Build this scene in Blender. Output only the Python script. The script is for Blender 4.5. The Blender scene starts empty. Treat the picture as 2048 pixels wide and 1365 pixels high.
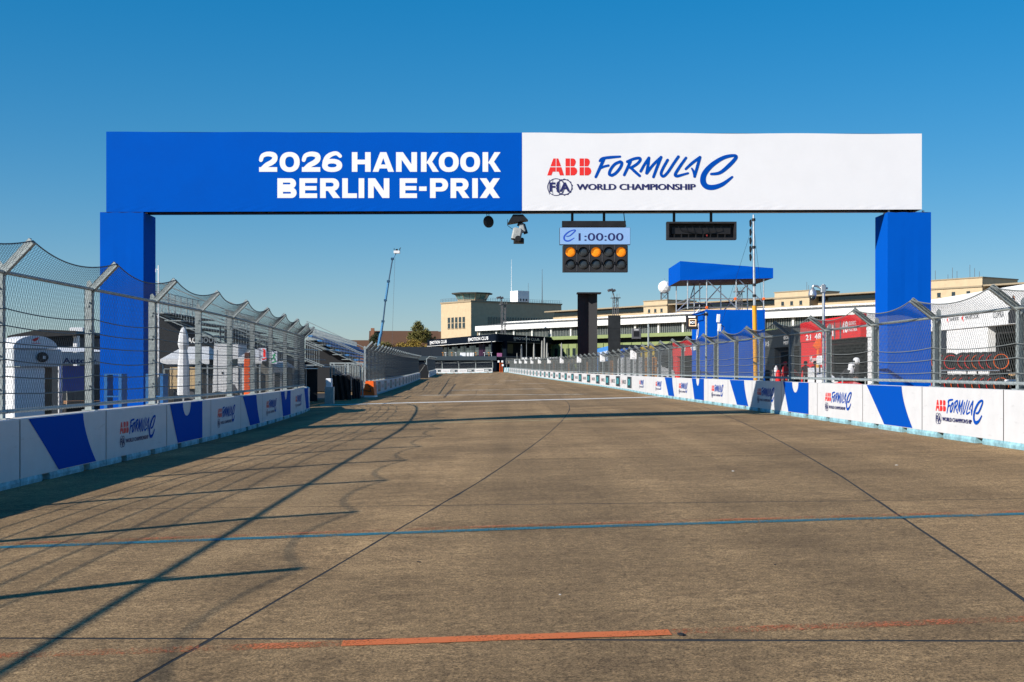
import bpy, math, random
from mathutils import Matrix, Vector
random.seed(7)
R = math.radians
SC = bpy.context.scene
COL = SC.collection
CAM_H, FPX, HOR = 1.57, 2580.0, 740.0

# ------------------------------------------------------------------ camera
cam = bpy.data.cameras.new('camera')
cam.sensor_width = 36.0
cam.lens = FPX / 2048.0 * 36.0
cam.shift_y = (HOR - 682.5) / 2048.0
cam.clip_start, cam.clip_end = 0.1, 6000
camo = bpy.data.objects.new('camera', cam)
camo.location = (0, 0, CAM_H)
camo.rotation_euler = (R(90), 0, 0)
COL.objects.link(camo)
SC.camera = camo

# ------------------------------------------------------------------ sky and sun
SUN_AZ, SUN_EL = R(34.5), R(28.8)          # direction the light travels, seen from above; height of the sun
ldir = Vector((math.cos(SUN_AZ) * math.cos(SUN_EL), math.sin(SUN_AZ) * math.cos(SUN_EL), -math.sin(SUN_EL)))
world = bpy.data.worlds.new('World')
SC.world = world
world.use_nodes = True
nt = world.node_tree
nt.nodes.clear()
sky = nt.nodes.new('ShaderNodeTexSky')
sky.sky_type = 'NISHITA'
sky.sun_disc = False
sky.sun_elevation = SUN_EL
sky.sun_rotation = math.atan2(-ldir.x, -ldir.y)
sky.altitude = 0
sky.air_density, sky.dust_density, sky.ozone_density = 1.0, 0.2, 8.0
bg = nt.nodes.new('ShaderNodeBackground')
bg.inputs['Strength'].default_value = 0.16
gam = nt.nodes.new('ShaderNodeGamma')
gam.inputs['Gamma'].default_value = 0.6
hsv = nt.nodes.new('ShaderNodeHueSaturation')
hsv.inputs['Saturation'].default_value = 1.6
wo = nt.nodes.new('ShaderNodeOutputWorld')
nt.links.new(sky.outputs[0], gam.inputs[0])
nt.links.new(gam.outputs[0], hsv.inputs['Color'])
nt.links.new(hsv.outputs[0], bg.inputs[0])
nt.links.new(bg.outputs[0], wo.inputs[0])
sun = bpy.data.lights.new('sun', 'SUN')
sun.energy = 5.0
sun.angle = R(0.53)
sun.color = (1.0, 0.94, 0.85)
suno = bpy.data.objects.new('sun', sun)
suno.rotation_euler = ldir.to_track_quat('-Z', 'Y').to_euler()
suno.location = (-60, -40, 60)
COL.objects.link(suno)
SC.view_settings.view_transform = 'Standard'
SC.view_settings.look = 'None'
SC.view_settings.gamma = 1.0
SC.view_settings.use_curve_mapping = False
SC.view_settings.exposure = 0.42


# ------------------------------------------------------------------ helpers
def lin(c):
    return tuple((v / 12.92 if v <= 0.04045 else ((v + 0.055) / 1.055) ** 2.4) for v in (k / 255.0 for k in c)) + (1.0,)


MATS = {}


def mat(name, col, rough=0.6, metal=0.0, var=0.08, scale=6.0, bump=0.0, bscale=40.0, emit=0.0, spec=0.35, stretch=None, coat=0.0):
    """procedural surface: base colour broken up by two noises, optional bump; col is linear rgb"""
    if name in MATS:
        return MATS[name]
    m = bpy.data.materials.new(name)
    m.use_nodes = True
    t = m.node_tree
    b = t.nodes['Principled BSDF']
    c = tuple(col[:3]) + (1.0,)
    b.inputs['Roughness'].default_value = rough
    b.inputs['Metallic'].default_value = metal
    b.inputs['Specular IOR Level'].default_value = spec
    b.inputs['Coat Weight'].default_value = coat
    tc = t.nodes.new('ShaderNodeTexCoord')
    src = tc.outputs['Object']
    if stretch:
        mp = t.nodes.new('ShaderNodeMapping')
        mp.inputs['Scale'].default_value = stretch
        t.links.new(src, mp.inputs[0])
        src = mp.outputs[0]
    n = t.nodes.new('ShaderNodeTexNoise')
    n.inputs['Scale'].default_value = scale
    n.inputs['Detail'].default_value = 6
    n.inputs['Roughness'].default_value = 0.65
    t.links.new(src, n.inputs['Vector'])
    rp = t.nodes.new('ShaderNodeValToRGB')
    rp.color_ramp.elements[0].position, rp.color_ramp.elements[1].position = 0.3, 0.72
    lo, hi = 1 - var, 1 + var
    rp.color_ramp.elements[0].color = (c[0] * lo, c[1] * lo, c[2] * lo, 1)
    rp.color_ramp.elements[1].color = (min(1, c[0] * hi), min(1, c[1] * hi), min(1, c[2] * hi), 1)
    t.links.new(n.outputs['Fac'], rp.inputs[0])
    t.links.new(rp.outputs[0], b.inputs['Base Color'])
    mr = t.nodes.new('ShaderNodeMapRange')
    mr.inputs['To Min'].default_value = max(0, rough - 0.08)
    mr.inputs['To Max'].default_value = min(1, rough + 0.1)
    t.links.new(n.outputs['Fac'], mr.inputs[0])
    t.links.new(mr.outputs[0], b.inputs['Roughness'])
    if bump:
        n2 = t.nodes.new('ShaderNodeTexNoise')
        n2.inputs['Scale'].default_value = bscale
        n2.inputs['Detail'].default_value = 5
        t.links.new(src, n2.inputs['Vector'])
        bp = t.nodes.new('ShaderNodeBump')
        bp.inputs['Strength'].default_value = bump
        bp.inputs['Distance'].default_value = 0.02
        t.links.new(n2.outputs['Fac'], bp.inputs['Height'])
        t.links.new(bp.outputs[0], b.inputs['Normal'])
    if emit:
        t.links.new(rp.outputs[0], b.inputs['Emission Color'])
        b.inputs['Emission Strength'].default_value = emit
    MATS[name] = m
    return m


BLUE = lin((0, 78, 196))
M_BLUE = mat('banner_blue', (0.0, 0.082, 0.46), 0.85, var=0.04, scale=1.3, bump=0.12, bscale=1.6, spec=0.04)
M_WALLW = mat('wall_vinyl_white', (0.585, 0.585, 0.595), 0.6, var=0.05, scale=2.5, bump=0.15, bscale=2.2, spec=0.2)
M_WHITE = mat('banner_white', (0.735, 0.735, 0.76), 0.5, var=0.02, scale=1.5, bump=0.15, bscale=1.8, spec=0.25)
M_PRINTBLUE = mat('print_blue', (0.0, 0.064, 0.38), 0.8, var=0.03, spec=0.05)
M_NAVY = mat('print_navy', (0.018, 0.020, 0.11), 0.5, var=0.03)
M_RED = mat('print_red', (0.75, 0.025, 0.022), 0.5, var=0.03)
M_PRINTWHITE = mat('print_white', (0.82, 0.82, 0.82), 0.5, var=0.02)
M_TEAL = mat('print_teal', (0.06, 0.42, 0.47), 0.5, var=0.05)
M_DARKTEAL = mat('print_dark_teal', (0.012, 0.035, 0.045), 0.45, var=0.1)
M_GREYPRINT = mat('print_grey', (0.10, 0.10, 0.11), 0.5, var=0.05)
M_LIGHTBLUE = mat('worn_light_blue_paint', (0.24, 0.44, 0.50), 0.8, var=0.45, scale=5)
M_CONC = mat('barrier_concrete', (0.34, 0.32, 0.29), 0.85, var=0.2, scale=7, bump=0.3)
M_GALV = mat('galvanised_steel', (0.34, 0.38, 0.38), 0.5, metal=0.35, var=0.25, scale=11, spec=0.5)
M_WIRE = mat('wire_steel', (0.11, 0.12, 0.12), 0.6, var=0.15, spec=0.2)
M_CABLE = mat('cable_steel', (0.15, 0.165, 0.165), 0.6, var=0.2, scale=30, spec=0.25)
M_BLACK = mat('black_metal', (0.012, 0.012, 0.014), 0.5, var=0.3)
M_BLACKPL = mat('black_plastic', (0.02, 0.02, 0.023), 0.6, var=0.3)
M_TARP = mat('black_tarp', (0.008, 0.009, 0.012), 0.5, var=0.4, bump=0.6, bscale=5)
M_ALU = mat('aluminium', (0.55, 0.56, 0.57), 0.35, metal=0.8, var=0.1)
M_WPLAST = mat('white_plastic', (0.72, 0.73, 0.75), 0.45, var=0.05)
M_TENT = mat('white_tent_cloth', (0.70, 0.71, 0.73), 0.7, var=0.06, scale=2, bump=0.3, bscale=3)
M_ORANGE = mat('orange_paint', (0.85, 0.13, 0.012), 0.5, var=0.12)
M_AMBERPOST = mat('amber_foam', (0.62, 0.25, 0.03), 0.6, var=0.2, scale=14)
M_GLASS = mat('dark_glass', (0.02, 0.03, 0.035), 0.08, var=0.3, spec=0.8)
M_SLATE = mat('dark_navy_cladding', (0.010, 0.017, 0.028), 0.55, var=0.2, scale=3)
M_RUBBER = mat('rubber', (0.014, 0.014, 0.015), 0.75, var=0.2)
M_SKIN = mat('skin', (0.42, 0.23, 0.16), 0.55, var=0.06)
M_HAIR = mat('dark_hair', (0.02, 0.014, 0.01), 0.6, var=0.2)


def scuff(m, amount=0.5):
    """dark tyre and dirt smears with a shape of their own, stretched along the wall"""
    t = m.node_tree
    b = t.nodes['Principled BSDF']
    src = b.inputs['Base Color'].links[0].from_socket
    oi = t.nodes.new('ShaderNodeObjectInfo')
    tc = t.nodes.new('ShaderNodeTexCoord')
    ad = t.nodes.new('ShaderNodeVectorMath')
    ad.operation = 'MULTIPLY_ADD'
    ad.inputs[1].default_value = (1.1, 1.0, 7.0)
    sc = t.nodes.new('ShaderNodeVectorMath')
    sc.operation = 'SCALE'
    sc.inputs['Scale'].default_value = 37.0
    cmb = t.nodes.new('ShaderNodeCombineXYZ')
    for k in range(3):
        t.links.new(oi.outputs['Random'], cmb.inputs[k])
    t.links.new(cmb.outputs[0], sc.inputs[0])
    t.links.new(tc.outputs['Object'], ad.inputs[0])
    t.links.new(sc.outputs[0], ad.inputs[2])
    n = t.nodes.new('ShaderNodeTexNoise')
    n.inputs['Scale'].default_value = 1.6
    n.inputs['Detail'].default_value = 9
    n.inputs['Roughness'].default_value = 0.7
    t.links.new(ad.outputs[0], n.inputs['Vector'])
    mr = t.nodes.new('ShaderNodeMapRange')
    mr.inputs['From Min'].default_value, mr.inputs['From Max'].default_value = 0.60, 0.80
    mr.inputs['To Max'].default_value = amount
    t.links.new(n.outputs['Fac'], mr.inputs[0])
    mx = t.nodes.new('ShaderNodeMix')
    mx.data_type = 'RGBA'
    t.links.new(mr.outputs[0], mx.inputs['Factor'])
    t.links.new(src, mx.inputs['A'])
    mx.inputs['B'].default_value = (0.16, 0.15, 0.14, 1)
    t.links.new(mx.outputs['Result'], b.inputs['Base Color'])


scuff(M_WALLW, 0.42)
scuff(M_LIGHTBLUE, 0.9)


def terrain_r(y):
    pts = [(-80, 0), (100, 0), (120, .05), (145, .12), (205, .42), (230, .60), (290, .97), (330, 1.15), (450, 1.4), (2500, 1.4)]
    for (a, za), (b, zb) in zip(pts, pts[1:]):
        if y <= b:
            k = (y - a) / (b - a)
            return za + (zb - za) * k
    return 1.4


def gz(x, y):
    return 0.0247 * max(-13.0, min(13.0, x)) + terrain_r(y)


def at(px, py, y):
    return Vector(((px - 1024) / FPX * y, y, CAM_H + (HOR - py) / FPX * y))


def gpx(px, py):
    """ground point under a direction, iterated on the terrain"""
    a, b = (px - 1024) / FPX, (py - HOR) / FPX
    y = 20.0
    for _ in range(40):
        y = 0.5 * y + 0.5 * (CAM_H - gz(a * y, y)) / b
    return a * y, y


class MB:
    def __init__(s, M=None):
        s.v, s.f, s.m, s.M = [], [], [], M

    def add(s, vs, fs, mi=0):
        o = len(s.v)
        s.v += [tuple(s.M @ Vector(p)) for p in vs] if s.M else [tuple(p) for p in vs]
        s.f += [tuple(i + o for i in f) for f in fs]
        s.m += [mi] * len(fs)
        return s

    def box(s, x0, x1, y0, y1, z0, z1, mi=0):
        return s.add([(x0, y0, z0), (x1, y0, z0), (x1, y1, z0), (x0, y1, z0), (x0, y0, z1), (x1, y0, z1), (x1, y1, z1), (x0, y1, z1)],
                     [(3, 2, 1, 0), (4, 5, 6, 7), (0, 1, 5, 4), (1, 2, 6, 5), (2, 3, 7, 6), (3, 0, 4, 7)], mi)

    def bbox(s, x0, x1, y0, y1, z0, z1, b=0.02, mi=0):
        """box with chamfered vertical and top edges"""
        pr = [(x0 + b, y0), (x1 - b, y0), (x1, y0 + b), (x1, y1 - b), (x1 - b, y1), (x0 + b, y1), (x0, y1 - b), (x0, y0 + b)]
        cx, cy = (x0 + x1) / 2, (y0 + y1) / 2
        sx, sy = max(1e-6, (x1 - x0 - 2 * b) / (x1 - x0)), max(1e-6, (y1 - y0 - 2 * b) / (y1 - y0))
        vs = [(x, y, z0) for x, y in pr] + [(x, y, z1 - b) for x, y in pr] + [(cx + (x - cx) * sx, cy + (y - cy) * sy, z1) for x, y in pr]
        fs = [tuple(range(7, -1, -1)), tuple(range(16, 24))]
        for r in (0, 8):
            for i in range(8):
                j = (i + 1) % 8
                fs.append((r + i, r + j, r + 8 + j, r + 8 + i))
        return s.add(vs, fs, mi)

    def tube(s, p, q, r, n=6, mi=0, r2=None, cap=True):
        p, q = Vector(p), Vector(q)
        d = (q - p)
        if d.length < 1e-9:
            return s
        d.normalize()
        a = d.orthogonal().normalized()
        b = d.cross(a)
        r2 = r if r2 is None else r2
        vs = []
        for c, rr in ((p, r), (q, r2)):
            for i in range(n):
                t = 2 * math.pi * i / n
                vs.append(c + (a * math.cos(t) + b * math.sin(t)) * rr)
        fs = [(i, (i + 1) % n, n + (i + 1) % n, n + i) for i in range(n)]
        if cap:
            fs += [tuple(range(n - 1, -1, -1)), tuple(range(n, 2 * n))]
        return s.add(vs, fs, mi)

    def path(s, pts, r, n=6, mi=0, radii=None):
        pts = [Vector(p) for p in pts]
        vs, fs = [], []
        a = None
        for k, p in enumerate(pts):
            d = (pts[min(k + 1, len(pts) - 1)] - pts[max(k - 1, 0)]).normalized()
            if a is None:
                a = d.orthogonal().normalized()
            a = (a - d * a.dot(d)).normalized()
            b = d.cross(a)
            rr = radii[k] if radii else r
            for i in range(n):
                t = 2 * math.pi * i / n
                vs.append(p + (a * math.cos(t) + b * math.sin(t)) * rr)
            if k:
                o = (k - 1) * n
                fs += [(o + i, o + (i + 1) % n, o + n + (i + 1) % n, o + n + i) for i in range(n)]
        fs += [tuple(range(n - 1, -1, -1)), tuple(range(len(vs) - n, len(vs)))]
        return s.add(vs, fs, mi)

    def prism(s, poly, lo, hi, ax='y', mi=0):
        """poly: 2D outline; ax: axis it is extruded along (x: poly is (y,z); y: (x,z); z: (x,y))"""
        n = len(poly)
        f = {'x': lambda a, b, e: (e, a, b), 'y': lambda a, b, e: (a, e, b), 'z': lambda a, b, e: (a, b, e)}[ax]
        vs = [f(a, b, lo) for a, b in poly] + [f(a, b, hi) for a, b in poly]
        fs = [tuple(range(n)), tuple(range(2 * n - 1, n - 1, -1))] + [(i, n + i, n + (i + 1) % n, (i + 1) % n) for i in range(n)]
        return s.add(vs, fs, mi)

    def flat(s, poly, y, mi=0):
        return s.add([(a, y, b) for a, b in poly], [tuple(range(len(poly)))], mi)

    def lathe(s, prof, c=(0, 0, 0), n=16, mi=0, ax='z', cap=True):
        """prof: (radius, height) pairs turned about ax through c"""
        vs, fs = [], []
        for r, h in prof:
            for i in range(n):
                t = 2 * math.pi * i / n
                a, b = r * math.cos(t), r * math.sin(t)
                q = {'z': (a, b, h), 'y': (a, h, b), 'x': (h, a, b)}[ax]
                vs.append((q[0] + c[0], q[1] + c[1], q[2] + c[2]))
        for k in range(len(prof) - 1):
            o = k * n
            fs += [(o + i, o + (i + 1) % n, o + n + (i + 1) % n, o + n + i) for i in range(n)]
        if cap:
            fs += [tuple(range(n - 1, -1, -1)), tuple(range(len(vs) - n, len(vs)))]
        return s.add(vs, fs, mi)

    def text(s, st, x0, x1, z0, z1, y, mi=0, bold=0.03):
        vs, fs, (ax, bx, az, bz) = GLYPH[(st, bold)]
        kx, kz = (x1 - x0) / (bx - ax), (z1 - z0) / (bz - az)
        return s.add([(x0 + (a - ax) * kx, y, z0 + (b - az) * kz) for a, b in vs], fs, mi)

    def stroke(s, pts, w, y, mi=0, sub=6):
        """variable width brush stroke through 2D points in the x,z plane"""
        ws = w if isinstance(w, (list, tuple)) else [w] * len(pts)
        P, W = [], []
        n = len(pts)
        for i in range(n - 1):
            p0, p1, p2, p3 = pts[max(0, i - 1)], pts[i], pts[i + 1], pts[min(n - 1, i + 2)]
            for k in range(sub):
                t = k / sub
                q = [0.5 * (2 * p1[j] + (p2[j] - p0[j]) * t + (2 * p0[j] - 5 * p1[j] + 4 * p2[j] - p3[j]) * t * t + (3 * p1[j] - p0[j] - 3 * p2[j] + p3[j]) * t ** 3) for j in (0, 1)]
                P.append(Vector(q))
                W.append(ws[i] + (ws[i + 1] - ws[i]) * t)
        P.append(Vector(pts[-1]))
        W.append(ws[-1])
        L, Rr = [], []
        for i, p in enumerate(P):
            d = P[min(i + 1, len(P) - 1)] - P[max(i - 1, 0)]
            d = d.normalized() if d.length > 1e-9 else Vector((1, 0))
            nrm = Vector((-d.y, d.x)) * W[i] / 2
            L.append(p + nrm)
            Rr.append(p - nrm)
        m = len(P)
        vs = [(a.x, y, a.y) for a in L] + [(a.x, y, a.y) for a in Rr]
        s.add(vs, [(i, i + 1, m + i + 1, m + i) for i in range(m - 1)], mi)
        for e, i, j in ((P[0], 0, 1), (P[-1], m - 1, m - 2)):
            d = (P[i] - P[j]).normalized()
            a0 = math.atan2(d.y, d.x)
            cap = [(e.x + math.cos(a0 + a) * W[i] / 2, e.y + math.sin(a0 + a) * W[i] / 2) for a in [R(-90 + 30 * k) for k in range(7)]]
            s.flat(cap, y, mi)
        return s

    def wide(s, ch, x0, x1, z0, z1, y, mi=0):
        """one letter of the broad banner lettering, built from bars, slants and bowls"""
        H, W = z1 - z0, x1 - x0
        sw, sh = .285 * H, .235 * H
        st = [0]

        def yy():
            st[0] += 1
            return y - st[0] * 0.00015

        def poly(p):
            s.flat([(x0 + a * W, z0 + b * H) for a, b in p], yy(), mi)

        def bar(a, b, c, d):          # absolute offsets from the lower left corner
            s.flat([(x0 + a, z0 + c), (x0 + b, z0 + c), (x0 + b, z0 + d), (x0 + a, z0 + d)], yy(), mi)

        def strip_(o, i_, closed):
            n = len(o)
            yv = yy()
            vs = [(x0 + a, yv, z0 + b) for a, b in o] + [(x0 + a, yv, z0 + b) for a, b in i_]
            s.add(vs, [(k, (k + 1) % n, n + (k + 1) % n, n + k) for k in range(n if closed else n - 1)], mi)

        def ell(a, b, c, d, e, n=44):
            pts = []
            for k in range(n):
                t = 2 * math.pi * k / n
                cs, sn = math.cos(t), math.sin(t)
                pts.append(((a + b) / 2 + (b - a) / 2 * math.copysign(abs(cs) ** (2 / e), cs), (c + d) / 2 + (d - c) / 2 * math.copysign(abs(sn) ** (2 / e), sn)))
            return pts

        def ring(a, b, c, d):
            strip_(ell(a, b, c, d, 2.25), ell(a + sw, b - sw, c + sh, d - sh, 2.3), True)

        def bowl(a, b, c, d):
            def half(a_, b_, c_, d_):
                r = min((d_ - c_) / 2, b_ - a_)
                return [(a_, d_)] + [(b_ - r + r * math.sin(math.pi * k / 16), (c_ + d_) / 2 + (d_ - c_) / 2 * math.cos(math.pi * k / 16)) for k in range(17)] + [(a_, c_)]
            strip_(half(a, b, c, d), half(a, b - sw, c + sh * .93, d - sh * .93), False)
        q = lambda pts: [(x0 + a * W, z0 + b * H) for a, b in pts]
        if ch in 'HNIEBRPLK':
            bar(0, sw, 0, H)
        if ch == 'H':
            bar(W - sw, W, 0, H), bar(sw, W - sw, (H - sh) / 2, (H + sh) / 2)
        elif ch == 'N':
            bar(W - sw, W, 0, H), poly([(.02, 1), (.33, 1), (.98, 0), (.67, 0)])
        elif ch == 'E':
            bar(sw, W, 0, sh), bar(sw, W * .97, (H - sh) / 2 + .01 * H, (H + sh) / 2 - .01 * H), bar(sw, W, H - sh, H)
        elif ch == 'L':
            bar(sw, W, 0, sh)
        elif ch == 'K':
            poly([(.30, .44), (.66, 1), (1, 1), (.60, .47), (.42, .40)]), poly([(.33, .52), (.67, 0), (1.02, 0), (.60, .56), (.46, .62)])
        elif ch == 'B':
            bowl(sw * .8, W * .97, .47 * H, H), bowl(sw * .8, W, 0, .53 * H + sh * .0)
        elif ch == 'P':
            bowl(sw * .8, W, .33 * H, H)
        elif ch == 'R':
            bowl(sw * .8, W * .97, .36 * H, H), poly([(.36, .42), (.66, 0), (1.02, 0), (.68, .44)])
        elif ch == 'A':
            poly([(0, 0), (.27, 0), (.60, 1), (.355, 1)]), poly([(1, 0), (.73, 0), (.40, 1), (.645, 1)]), poly([(.2, .17), (.8, .17), (.74, .37), (.26, .37)])
        elif ch == 'X':
            poly([(0, 1), (.335, 1), (1, 0), (.665, 0)]), poly([(1, 1), (.665, 1), (0, 0), (.335, 0)])
        elif ch in 'O0':
            ring(0, W, -.01 * H, 1.01 * H)
        elif ch == '-':
            bar(0, W, .36 * H, .36 * H + sh * .95)
        elif ch == '2':
            s.stroke(q([(.10, .60), (.20, .82), (.50, .91), (.82, .84), (.86, .64), (.70, .48), (.40, .33), (.15, .12)]), [.20 * H, .22 * H, .24 * H, .27 * H, .28 * H, .27 * H, .25 * H, .22 * H], yy(), mi)
            bar(0, W, 0, sh)
        elif ch == '6':
            ring(0, W, -.01 * H, .66 * H)
            s.stroke(q([(.13, .30), (.16, .52), (.26, .74), (.46, .89), (.72, .94), (.90, .80)]), [.26 * H, .27 * H, .26 * H, .23 * H, .20 * H, .18 * H], yy(), mi)
        return s

    def mesh(s, name, mats, smooth=False):
        me = bpy.data.meshes.new(name)
        me.from_pydata(s.v, [], s.f)
        for mm in (mats if isinstance(mats, (list, tuple)) else [mats]):
            me.materials.append(mm)
        if len(set(s.m)) > 1 or (s.m and s.m[0]):
            me.polygons.foreach_set('material_index', s.m)
        if smooth:
            me.polygons.foreach_set('use_smooth', [True] * len(me.polygons))
        me.update()
        return me

    def build(s, name, mats, parent=None, smooth=False):
        return link(name, s.mesh(name, mats, smooth), parent)


def link(name, me, parent=None):
    o = bpy.data.objects.new(name, me)
    COL.objects.link(o)
    if parent:
        o.parent = parent
    return o


def tag(o, label, cat, group=None):
    o['label'], o['category'] = label, cat
    if group:
        o['group'] = group
    return o


def thing(name, label, cat, loc=(0, 0, 0), rz=0.0, group=None, pitch=0.0):
    o = bpy.data.objects.new(name, None)
    o.empty_display_size = 0.2
    COL.objects.link(o)
    o.location = loc
    o.rotation_euler = (0, pitch, rz)
    return tag(o, label, cat, group)


def struct(o):
    o['kind'] = 'structure'
    return o


def stuff(o):
    o['kind'] = 'stuff'
    return o


def spawn(tmpl, name, label, cat, loc, rz, group=None, pitch=0.0):
    """tmpl: list of (part name, mesh, kind or None); meshes are shared between copies"""
    t = thing(name, label, cat, loc, rz, group, pitch)
    for pn, me, k in tmpl:
        o = link(pn, me, t)
        if k:
            o['kind'] = k
    return t


ORD = {1: 'first', 2: 'second', 3: 'third', 4: 'fourth', 5: 'fifth', 6: 'sixth', 7: 'seventh', 8: 'eighth', 9: 'ninth', 10: 'tenth', 11: 'eleventh', 12: 'twelfth'}


def nth(n):
    if n in ORD:
        return ORD[n]
    return '%d%s' % (n, 'th' if 10 <= n % 100 <= 20 else {1: 'st', 2: 'nd', 3: 'rd'}.get(n % 10, 'th'))


# lettering outlines are read once from the built-in font, before the scene fills up
GLYPH = {}
STRINGS = [('2026 HANKOOK', .034), ('BERLIN E-PRIX', .034), ('WORLD CHAMPIONSHIP', 0.0), ('FIA', .035), ('1:00:00', .004), ('HANKOOK', .02), ('iON', .03),
           ('EMOTION CLUB', .02), ('EMOTION CLUB', 0.0), ('Autoliv', .03), ('FACEBOOK', .03), ('FCY', .03), ('IS RACING WE', .03), ('TEPONT', .03), ('21', .03), ('48', .03), ('Merenta', .01), ('EDOARDO', .02), ('MORTARA', .02), ('CUPRA', .01), ('PERS', .03)]
for st, bo in STRINGS:
    cu = bpy.data.curves.new('lettering', 'FONT')
    cu.body, cu.offset, cu.resolution_u = st, bo, 4
    cu.space_character = 1.0 + bo * 3.0
    ob = bpy.data.objects.new('lettering', cu)
    COL.objects.link(ob)
    me = bpy.data.meshes.new_from_object(ob.evaluated_get(bpy.context.evaluated_depsgraph_get()))
    vs = [(v.co.x, v.co.y) for v in me.vertices]
    fs = [tuple(p.vertices) for p in me.polygons]
    GLYPH[(st, bo)] = (vs, fs, (min(a for a, _ in vs), max(a for a, _ in vs), min(b for _, b in vs), max(b for _, b in vs)))
    bpy.data.objects.remove(ob)
    bpy.data.curves.remove(cu)
    bpy.data.meshes.remove(me)

# ------------------------------------------------------------------ ground
def concrete_material():
    m = bpy.data.materials.new('apron_concrete')
    m.use_nodes = True
    t = m.node_tree
    b = t.nodes['Principled BSDF']
    b.inputs['Roughness'].default_value = 0.88
    b.inputs['Specular IOR Level'].default_value = 0.25
    geo = t.nodes.new('ShaderNodeNewGeometry')
    pos = geo.outputs['Position']

    def noise(scale, detail, sc=(1, 1, 1), rough=0.6):
        mp = t.nodes.new('ShaderNodeMapping')
        mp.inputs['Scale'].default_value = sc
        t.links.new(pos, mp.inputs[0])
        n = t.nodes.new('ShaderNodeTexNoise')
        n.inputs['Scale'].default_value = scale
        n.inputs['Detail'].default_value = detail
        n.inputs['Roughness'].default_value = rough
        t.links.new(mp.outputs[0], n.inputs['Vector'])
        return n.outputs['Fac']

    def ramp(src, a, b_, ca, cb):
        r = t.nodes.new('ShaderNodeValToRGB')
        r.color_ramp.elements[0].position, r.color_ramp.elements[1].position = a, b_
        r.color_ramp.elements[0].color, r.color_ramp.elements[1].color = ca, cb
        t.links.new(src, r.inputs[0])
        return r.outputs[0]

    def mul(a, b_, fac=1.0, mode='MULTIPLY'):
        x = t.nodes.new('ShaderNodeMix')
        x.data_type, x.blend_type = 'RGBA', mode
        x.inputs['Factor'].default_value = fac
        t.links.new(a, x.inputs['A'])
        t.links.new(b_, x.inputs['B'])
        return x.outputs['Result']

    grain = noise(64, 4, rough=0.85)
    c = ramp(grain, 0.37, 0.62, (0.070, 0.0425, 0.0185, 1), (0.525, 0.352, 0.185, 1))
    coarse = ramp(noise(15, 4, rough=0.75), 0.36, 0.64, (0.66, 0.65, 0.62, 1), (1.26, 1.24, 1.2, 1))
    c = mul(c, coarse)
    patch = ramp(noise(1.7, 7, (1, 1.5, 1), 0.68), 0.33, 0.68, (0.82, 0.81, 0.80, 1), (1.12, 1.12, 1.11, 1))
    c = mul(c, patch)
    blotch = ramp(noise(0.33, 6), 0.34, 0.68, (0.72, 0.71, 0.69, 1), (1.18, 1.18, 1.17, 1))
    c = mul(c, blotch)
    streak = ramp(noise(1.0, 6, (0.5, 4.0, 1)), 0.34, 0.68, (0.91, 0.905, 0.90, 1), (1.05, 1.05, 1.045, 1))
    c = mul(c, streak)
    lane = ramp(noise(1.0, 3, (0.9, 0.015, 1)), 0.36, 0.66, (0.80, 0.795, 0.79, 1), (1.12, 1.12, 1.12, 1))
    c = mul(c, lane)
    # pale wear and dark oil spots
    spot = ramp(noise(2.3, 8, (1, 2.4, 1), 0.72), 0.64, 0.76, (1, 1, 1, 1), (1.6, 1.58, 1.5, 1))
    c = mul(c, spot, 0.6)
    oil = ramp(noise(5.5, 3, (1, 1.6, 1)), 0.71, 0.78, (1, 1, 1, 1), (0.45, 0.44, 0.43, 1))
    c = mul(c, oil)
    chips = ramp(noise(160, 2, rough=0.5), 0.70, 0.76, (1, 1, 1, 1), (1.9, 1.85, 1.75, 1))
    c = mul(c, chips)
    oi = t.nodes.new('ShaderNodeObjectInfo')
    rnd = ramp(oi.outputs['Random'], 0, 1, (0.90, 0.90, 0.90, 1), (1.10, 1.09, 1.08, 1))
    c = mul(c, rnd)
    t.links.new(c, b.inputs['Base Color'])
    bp = t.nodes.new('ShaderNodeBump')
    bp.inputs['Strength'].default_value = 0.65
    bp.inputs['Distance'].default_value = 0.012
    t.links.new(grain, bp.inputs['Height'])
    t.links.new(bp.outputs[0], b.inputs['Normal'])
    return m


M_APRON = concrete_material()
M_TAR = mat('joint_tar', (0.02, 0.019, 0.017), 0.8, var=0.4, scale=30)


def cx(y):
    """the first long joint of the apron: it bends to the right, then straightens"""
    pts = [(-30, -6.9), (6.68, -1.95), (15.2, -.85), (18.5, -.43), (25.7, .34), (33, 1.03), (41, 1.66), (51, 2.28), (62.7, 2.62), (79, 2.68), (90, 2.5), (130, 1.6)]
    for i, ((a, va), (b, vb)) in enumerate(zip(pts, pts[1:])):
        if y <= b or i == len(pts) - 2:
            k = (y - a) / (b - a)
            ma = (vb - pts[i - 1][1]) / (b - pts[i - 1][0]) if i else (vb - va) / (b - a)
            mb = (pts[i + 2][1] - va) / (pts[i + 2][0] - a) if i + 2 < len(pts) else (vb - va) / (b - a)
            h = b - a
            return va * (2 * k ** 3 - 3 * k * k + 1) + h * ma * (k ** 3 - 2 * k * k + k) + vb * (3 * k * k - 2 * k ** 3) + h * mb * (k ** 3 - k * k)


def uv(u, v):
    d = (cx(v + .5) - cx(v - .5))
    n = math.hypot(1, d)
    return cx(v) + u / n, v - u * d / n


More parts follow.
